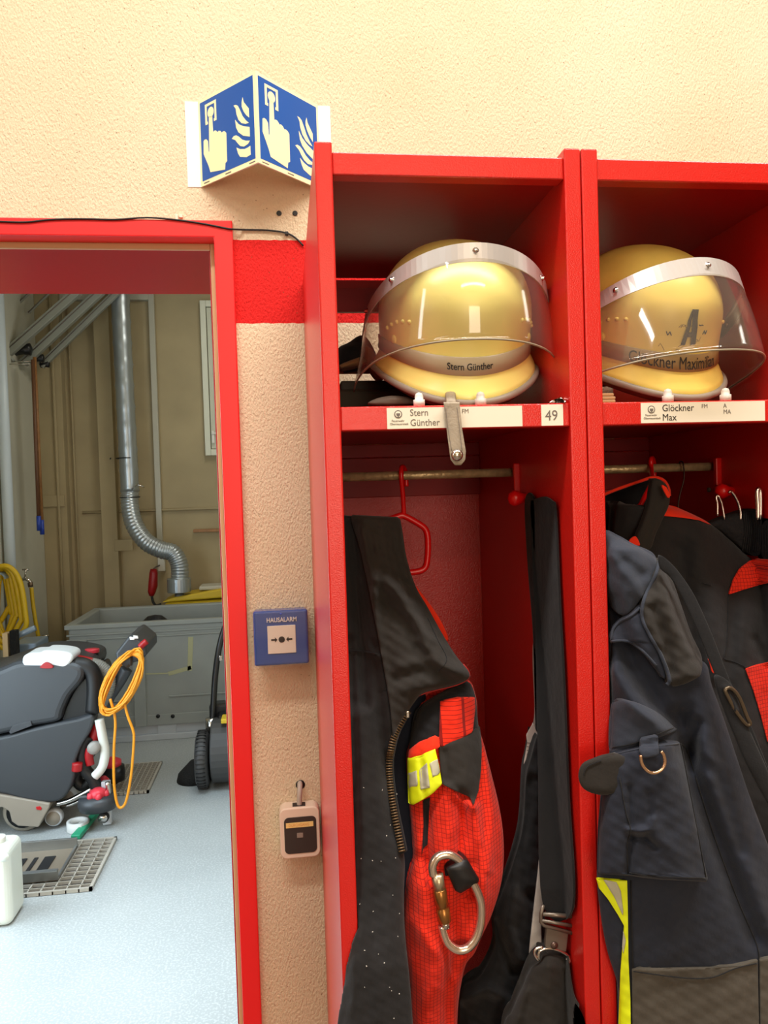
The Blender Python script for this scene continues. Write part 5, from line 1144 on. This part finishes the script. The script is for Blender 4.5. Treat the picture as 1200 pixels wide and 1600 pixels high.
# trolley frame
t = root('tube_trolley', (at(40, 1000, 3.4)[0], 3.4, 0), 'light blue-grey tubular trolley frame behind the cleaning machine', 'trolley')
MB().tube([tuple(at(x, y, 3.4)) for x, y in [(24, 1060), (25, 998), (30, 992), (55, 981)]], .018, 12).build('handle_tube', LBLUE, t)
MB().box((at(22, 1020, 3.5)[0], 3.45, .2), (at(60, 1005, 3.5)[0], 3.7, at(50, 1003, 3.5)[2])).build('trolley_box', LBLUE, t, bevel=.01)
for sx in (0, .1): MB().box((at(24, 1020, 3.5)[0]+sx, 3.5, 0), (at(24, 1020, 3.5)[0]+sx+.03, 3.65, .2)).build('leg', LBLUE, t)
a = at(3, 990, 3.3); c = at(13, 1028, 3.3); o = MB().box((a[0], 3.3, .0), (c[0], 3.36, a[2])).build('wooden_board', mat('pale_board', rgb(214, 186, 142), .7), bevel=.002); tag(o, 'pale upright board at the left edge behind the cleaning machine', 'board')
a = at(14, 986, 3.3); c = at(26, 1024, 3.3); b = MB().box((a[0], 3.3, .0), (c[0], 3.36, a[2])); o = b.build('scrubbing_brush', mat('black_bristles', rgb(14, 14, 14), .8, bump=(200, 1, .01)), bevel=.004); tag(o, 'black bristle brush standing upright next to the pale board', 'brush')

# ================================================================ SCRUBBER
YN, DP = 2.42, .50
t = root('scrubber_dryer', (at(50, 1308, YN)[0], YN+DP/2, 0), 'dark grey walk-behind floor cleaning machine with an orange cord on its handle', 'cleaning machine')
def ex(poly, Y, d, m, name, par=t, bevel=.02, sm=True, lab=None):
    P = catmull(poly, 4, True) if sm else poly
    return MB().prism([at(x, y, Y) for x, y in P], (0, d, 0)).build(name, m, par, bevel=bevel, seg=3, label=lab)
ex([(-70, 1072), (-40, 1058), (0, 1044), (30, 1033), (80, 1031), (122, 1038), (131, 1050), (126, 1066), (108, 1088), (97, 1112), (90, 1128), (50, 1136), (0, 1149), (-80, 1160)], YN, DP, SCRUB, 'recovery_tank', bevel=.03)
ex([(-80, 1164), (0, 1152), (50, 1139), (90, 1130), (120, 1124), (145, 1118), (141, 1142), (126, 1168), (118, 1190), (116, 1215), (104, 1242), (82, 1254), (40, 1250), (0, 1240), (-80, 1232)], YN, DP, SCRUB, 'solution_tank', bevel=.025)
ex([(97, 1125), (112, 1086), (128, 1064), (140, 1056), (146, 1070), (146, 1116), (120, 1122)], YN+.05, DP-.1, BLACKS, 'motor_housing', bevel=.01)
ex([(14, 1144), (20, 1133), (48, 1126), (50, 1134), (16, 1147)], YN-.004, .02, mat('grip_grey', rgb(56, 58, 62), .4), 'tank_grip', bevel=.002, sm=False)
ex([(-80, 1236), (0, 1242), (78, 1256), (77, 1262), (68, 1278), (60, 1293), (28, 1291), (18, 1284), (14, 1268), (4, 1262), (-80, 1258)], YN-.01, DP+.02, TAUPE, 'chassis', bevel=.006, sm=False)
ex([(56, 1261), (62, 1260), (65, 1263), (64, 1266), (57, 1265)], YN-.014, .006, mat('logo_red', rgb(190, 30, 34), .4), 'badge', bevel=.001, sm=False)
def wheel(cx, cy, rp, Y, d, m1, m2, par, name='wheel'):
    c = at(cx, cy, Y); r_ = rp*(Y+1.38)/F*1.0; c[2] = max(c[2], r_)
    w_ = MB().lathe([(r_*.55, -d/2), (r_*.9, -d/2), (r_, -d/2+d*.2), (r_, d/2-d*.2), (r_*.9, d/2), (r_*.55, d/2)], (c[0], Y, c[2]), 32, 'y').build(name, m1, par)
    MB().lathe([(r_*.78, -d/2-.004), (r_*.78, d/2+.004)], (c[0], Y, c[2]), 24, 'y').build('hub', m2, w_); return w_
PW = mat('pale_wheel_rubber', rgb(150, 142, 128), .5)
wheel(40, 1281, 30, YN+.07, .06, PW, BLACK, t); wheel(85, 1276, 13, YN+.06, .04, mat('pale_caster', rgb(196, 200, 204), .4), TAUPE, t, 'caster'); wheel(107, 1262, 13, YN+.35, .04, mat('pale_caster', rgb(196, 200, 204), .4), TAUPE, t, 'caster')
# bottle on top
bt = ex([(34, 1034), (36, 1026), (46, 1021), (62, 1020), (70, 1017), (95, 1018), (110, 1022), (113, 1030), (104, 1042), (95, 1045), (80, 1041), (68, 1044), (45, 1043), (36, 1041)], YN-.0, .16, mat('milky_bottle', rgb(226, 232, 234), .35), 'detergent_bottle', bevel=.018, lab='white bottle lying on the tank')
ex([(63, 1044), (66, 1038), (72, 1035), (79, 1038), (82, 1044)], YN-.012, .03, mat('dark_red_plastic', rgb(160, 16, 22), .4), 'red_latch', bt, bevel=.003)
ex([(99, 1046), (102, 1036), (112, 1034), (130, 1036), (128, 1045), (110, 1046)], YN+.04, .08, BLACKS, 'bottle_cap', bt, bevel=.008)
def hose(pts, r, m, name, lab=None, Y0=YN+.12, corr=0, n=5, par=t):
    P = catmull([tuple(at(p[0], p[1], p[2] if len(p) > 2 else Y0)) for p in pts], n)
    rr = [r+corr*math.sin(k*2.1) for k in range(len(P))] if corr else r
    o = MB().tube(P, rr, 14).build(name, m, par, label=lab); return o
RD = MATS['dark_red_plastic']
hose([(112, 1034), (125, 1034), (144, 1038)], .032, RD, 'red_connector')
hose([(142, 1037), (156, 1041), (166, 1050), (171, 1064), (168, 1080), (158, 1100), (152, 1130), (152, 1150)], .030, mat('grey_corrugated', rgb(132, 132, 124), .4), 'suction_hose', 'grey corrugated hose', corr=.002, n=16)
hose([(118, 1038), (134, 1041), (145, 1052), (148, 1075), (146, 1112)], .038, BLACK, 'black_hose', Y0=YN+.05)
hose([(140, 1150), (130, 1166), (128, 1185), (134, 1204), (144, 1215), (152, 1230), (164, 1238)], .030, BLACK, 'black_hose', Y0=YN+.05)
hose([(124, 1200), (120, 1218), (130, 1228), (142, 1218)], .028, BLACK, 'black_hose', Y0=YN+.10)
hose([(155, 1124), (160, 1150), (164, 1175), (160, 1198), (148, 1213)], .022, mat('white_hose', rgb(220, 222, 214), .4), 'drain_hose', 'white drain hose', Y0=YN+.02)
hose([(153, 1132), (149, 1148), (146, 1160)], .026, RD, 'red_connector', Y0=YN+.06)
c = at(147, 1168, YN+.0); MB().lathe([(.012, -.02), (.030, -.015), (.030, .015), (.012, .02)], c, 16, 'y').build('valve_disc', mat('grey_valve', rgb(150, 146, 140), .4), t)
hose([(141, 1195), (139, 1180), (141, 1170)], .020, RD, 'red_connector', Y0=YN+.03); hose([(121, 1192), (120, 1204)], .024, RD, 'red_connector', Y0=YN+.0)
# filler cap post
hose([(144, 1018), (144, 1034)], .032, BLACK, 'filler_neck', Y0=YN+.3); hose([(144, 1014), (144, 1019)], .036, PINK, 'filler_cap', Y0=YN+.3)
# squeegee
c = at(152, 1254, YN+.0); MB().lathe([(.02, -.035), (.085, -.03), (.092, 0), (.085, .028), (.03, .035)], c, 22, sy=.8).build('squeegee_body', SCRUB, t)
c = at(153, 1242, YN+.0)
b = MB(); b.lathe([(.012, -.03), (.035, -.02), (.038, .02), (.02, .032)], c, 16)
for k in range(5):
    a = k*2*PI/5; b.lathe([(.012, -.016), (.016, 0), (.012, .018)], (c[0]+.038*math.cos(a), c[1]+.038*math.sin(a), c[2]), 10)
b.build('star_knob', PINK, t, label='pink-red star knob')
c = at(174, 1208, YN+.5); MB().lathe([(.02, -.05), (.07, -.04), (.075, 0), (.07, .04), (.03, .05)], c, 20, sy=.8).build('squeegee_body', BLACKS, t)
c = at(175, 1192, YN+.5); MB().lathe([(.012, -.03), (.05, -.015), (.05, .012), (.02, .03)], c, 16).build('star_knob', PINK, t)
c = at(162, 1222, YN+.2); MB().lathe([(.012, -.03), (.028, -.015), (.028, .012), (.012, .03)], c, 14).build('star_knob', PINK, t)
hose([(88, 1256), (110, 1250), (145, 1232)], .012, STEEL, 'squeegee_arm', Y0=YN+.05); hose([(95, 1262), (118, 1254), (150, 1236)], .009, STEEL, 'squeegee_arm', Y0=YN+.12); hose([(168, 1222), (170, 1250), (164, 1268)], .012, STEEL, 'squeegee_arm', Y0=YN+.02)
wheel(162, 1277, 8, YN+.0, .03, BLACK, STEEL, t, 'guide_wheel'); wheel(180, 1218, 8, YN+.5, .03, mat('pale_caster', rgb(196, 200, 204), .4), STEEL, t, 'guide_wheel')
b = MB().box((at(165, 1255, YN+.02)[0]-.02, YN+.03, at(165, 1255, YN)[2]-.12), (at(165, 1255, YN+.02)[0]+.02, YN+.06, at(165, 1225, YN)[2])); b.build('squeegee_bracket', mat('pale_caster', rgb(196, 200, 204), .4), t, bevel=.004)
# handle
hose([(152, 1112), (168, 1092), (186, 1066), (198, 1045)], .030, SCRUB, 'handle_post', Y0=YN+.16)
ex([(181, 1030), (180, 1020), (199, 996), (207, 991), (228, 1008), (229, 1022), (222, 1032), (200, 1038), (188, 1040)], YN+.05, .32, SCRUB, 'control_head', bevel=.012, sm=False)
b = MB()
for (x, y) in ((205, 997), (211, 995)): b.prism([at(x-3, y-2, YN+.04), at(x+4, y-1, YN+.04), at(x+5, y+3, YN+.04), at(x-2, y+3, YN+.04)], (0, .012, 0))
b.build('switches', WHITEP, t, bevel=.002)
hose([(219, 1011), (224, 1006), (229, 1002)], .016, RD, 'red_button', Y0=YN+.04)
hose([(193, 1036), (200, 1030), (206, 1029)], .034, SCRUB, 'grip_tube', Y0=YN-.02)
# orange cord hung on the handle: a thing of its own
t2 = root('extension_cord', tuple(at(190, 1262, YN-.06)), 'coiled orange extension cord hanging from the cleaning machine handle', 'cord')
rs = random.Random(11)
pts = []; N = 24
for k in range(N):
    for a in np.linspace(0, 2*PI, 22, endpoint=False):
        f = k/N; w = 17+11*rs.random()*.25+9*f; L_ = 57-8*f+rs.uniform(-2, 2)
        ux, uy = math.cos(math.radians(118)), math.sin(math.radians(118))
        la = math.cos(a)*-1; x = 191+(k % 4-1.5)*1.8+ux*L_*la*-1*-1+(-uy)*w*math.sin(a)*-1*.9
        x = 190+ux*L_*la+w*math.sin(a)*.85+2*math.sin(k*2.4); y = 1066+uy*L_*la+3*math.sin(k*1.7)+w*math.sin(a)*.35
        pts.append(tuple(at(x, y, YN-.05+.05*math.sin(k*1.9+a)*.6)))
MB().tube(catmull(pts[::2], 2), .0050, 6).build('coil', OCORD, t2)
MB().tube(catmull([tuple(at(x, y, YN-.06)) for x, y in [(172, 1092), (180, 1125), (178, 1170), (178, 1220), (182, 1252), (188, 1262), (197, 1252), (205, 1210), (209, 1160), (208, 1142), (200, 1120), (194, 1098)]], 5), .0066, 7).build('hanging_loop', OCORD, t2)

# ================================================================ SWEEPER
t = root('push_sweeper', (-.40, 2.95, 0), 'black hand-pushed sweeper half hidden behind the right door jamb', 'sweeper')
c = at(318, 1195, 2.86)
DGP = mat('matt_dark_grey', rgb(62, 62, 62), .55)
zc = .155
MB().lathe([(.08, -.036), (.13, -.034), (.148, -.022), (.154, -.01), (.154, .01), (.148, .022), (.13, .034), (.08, .036)], (c[0], 2.86, zc), 36, 'x').build('wheel', DGP, t)
b = MB(); 
for k in range(40):
    a = 2*PI*k/40; b.cboxd((c[0], 2.86+.153*math.cos(a), zc+.153*math.sin(a)), (.05, .008, .006), (a, 0, 0))
b.build('tyre_tread', BLACK, t)
xs = at(326, 1195, 2.86)[0]+.02
P = [(xs, 2.86+.19*math.cos(a)+.05, .02+max(0, .165+.175*math.sin(a))) for a in np.linspace(0, 2*PI, 30, endpoint=False)]
MB().prism(P, (.55, 0, 0)).build('drum_housing', DGP, t, bevel=.01, seg=3)
P = [(xs+.03, 3.0+.22*math.cos(a), .15+.23*math.sin(a)) for a in np.linspace(0, PI, 16)]
MB().prism(P, (.5, 0, 0)).build('hopper', BLACKS, t, bevel=.01)
MB().box((xs+.06, 2.80, .36), (xs+.4, 2.9, .385)).build('yellow_trim', YBOX, t, bevel=.006, label='yellow trim')
MB().tube(catmull([tuple(at(x, y, Y)) for x, y, Y in [(331, 1140, 2.95), (333, 1110, 2.95), (336, 1060, 2.97), (341, 1020, 3.0), (348, 990, 3.03), (356, 970, 3.06)]], 6), .017, 12).build('handle_tube', BLACKS, t)
MB().tube([at(331, 1122, 2.93), at(331, 1145, 2.93)], .035, 12).build('handle_joint', STEEL, t)
c2 = at(345, 1028, 2.98); MB().cboxd(c2, (.02, .02, .03)).build('handle_latch', STEEL, t, bevel=.004)
c = at(297, 1172, 2.98); MB().lathe([(.10, -.06+.0), (.09, -.02), (.02, .05)], (c[0]+.02, 2.98, .062), 20).build('side_brush', mat('black_bristles', rgb(14, 14, 14), .8), t)
b = MB().box((xs-.02, 2.98, .26), (xs+.10, 3.08, .42)); b.build('joint_housing', BLACKS, t, bevel=.015)

# ================================================================ FLOOR ITEMS
GR = mat('worn_grate_steel', rgb(190, 184, 172), .45, .3)
def grate(x0, x1, y0, y1, nx, ny, label, hole=None, frame=.012):
    t = root('floor_grate', ((x0+x1)/2, (y0+y1)/2, 0), label, 'floor grate')
    MB().box((x0, y0, .0005), (x1, y1, .002)).build('drain_shadow_pan', mat('dark_drain', rgb(50, 42, 34), .7), t)
    b = MB(); h0, h1 = .002, .016
    b.box((x0, y0, h0), (x0+frame, y1, h1)); b.box((x1-frame, y0, h0), (x1, y1, h1)); b.box((x0, y0, h0), (x1, y0+frame, h1)); b.box((x0, y1-frame, h0), (x1, y1, h1)); b.build('frame', GR, t)
    b = MB()
    for k in range(1, nx):
        x = x0+(x1-x0)*k/nx; b.box((x-.0026, y0, h0), (x+.0026, y1, h1-.001))
    for k in range(1, ny):
        y = y0+(y1-y0)*k/ny; b.box((x0, y-.0020, h0), (x1, y+.0020, h1-.001))
    b.build('grid_bars', GR, t); return t
grate(-1.55, -.885, 1.815, 2.285, 13, 12, 'square-mesh metal floor grate in front of the cleaning machine')
grate(-1.15, -.835, 2.83, 3.29, 12, 16, 'smaller square-mesh floor grate under the hanging orange cord')
# steel channel lying on the grate
t = root('steel_tray', (-1.25, 2.05, .016), 'shallow steel tray with black slots lying on the front floor grate', 'tray')
MB().box((-1.55, 1.90, .017), (-1.04, 2.20, .020)).build('base', mat('dull_steel', rgb(150, 136, 118), .4, .5), t)
b = MB(); b.box((-1.55, 2.19, .017), (-1.04, 2.20, .065)); b.box((-1.55, 1.90, .017), (-1.04, 1.91, .065)); b.box((-1.55, 1.885, .060), (-1.04, 1.90, .065)); b.box((-1.05, 1.91, .017), (-1.04, 2.19, .030)); b.build('side_walls', GALV, t, bevel=.001)
for k, xx in enumerate((-1.13, -1.19, -1.25, -1.33, -1.40)):
    MB().box((xx-(.028 if k % 2 == 0 else .012), 1.95, .020), (xx+(.018 if k % 2 == 0 else .004), 2.12, .024)).build('slot_pad', BLACK, t)
# canister
c = at(0, 1390, 1.62); 
t = root('canister', (-1.23, 1.68, 0), 'white translucent canister cut off at the left edge of the photo', 'canister')
xr_ = at(19, 1390, 1.62)[0]
MB().box((xr_-.20, 1.60, 0), (xr_, 1.76, at(10, 1325, 1.62)[2])).build('body', CAN, t, bevel=.03, seg=5)
MB().lathe([(.022, 0), (.024, .02), (.022, .025)], (xr_-.06, 1.68, at(10, 1325, 1.62)[2]-.002), 18).build('cap', WHITEP, t)
MB().lathe([(.018, 0), (.018, .003), (.0001, .004)], (xr_-.015-.0, 1.601, at(2, 1340, 1.6)[2]), 16, 'y').build('moulded_boss', CAN, t)
# tape roll
c = at(122, 1285, 2.50); c = atz(122, 1290, .02)
b = MB(); n_ = 30
P = [[(c[0]+r_*math.cos(a), c[1]+r_*math.sin(a), z) for a in np.linspace(0, 2*PI, n_, endpoint=False)] for r_, z in ((.052, .002), (.052, .045), (.036, .045), (.036, .002), (.052, .002))]
b.grid(P, True); o = b.build('tape_roll', mat('pale_tape', rgb(206, 206, 202), .5)); tag(o, 'white roll of tape lying on the floor below the squeegee', 'tape roll')
# green strap
a0, a1 = atz(118, 1312, .01), atz(152, 1272, .01)
t = root('green_scraper', tuple(a0), 'green plastic scraper lying on the floor beside the tape roll', 'scraper')
d = Vector(a1)-Vector(a0); d.normalize(); sd = Vector((-d.y, d.x, 0))
MB().prism([Vector(a0)-sd*.022, Vector(a1)-sd*.015, Vector(a1)+sd*.015, Vector(a0)+sd*.022], (0, 0, .022)).build('blade', GREEN, t, bevel=.004)
m_ = Vector(a0).lerp(Vector(a1), .30); m2 = Vector(a0).lerp(Vector(a1), .5)
MB().prism([m_+sd*.004+Vector((0, 0, .022)), m2+sd*.002+Vector((0, 0, .022)), m2+sd*.028+Vector((0, 0, .022)), m_+sd*.032+Vector((0, 0, .022))], (0, 0, .006)).build('white_label', WHITEP, t)
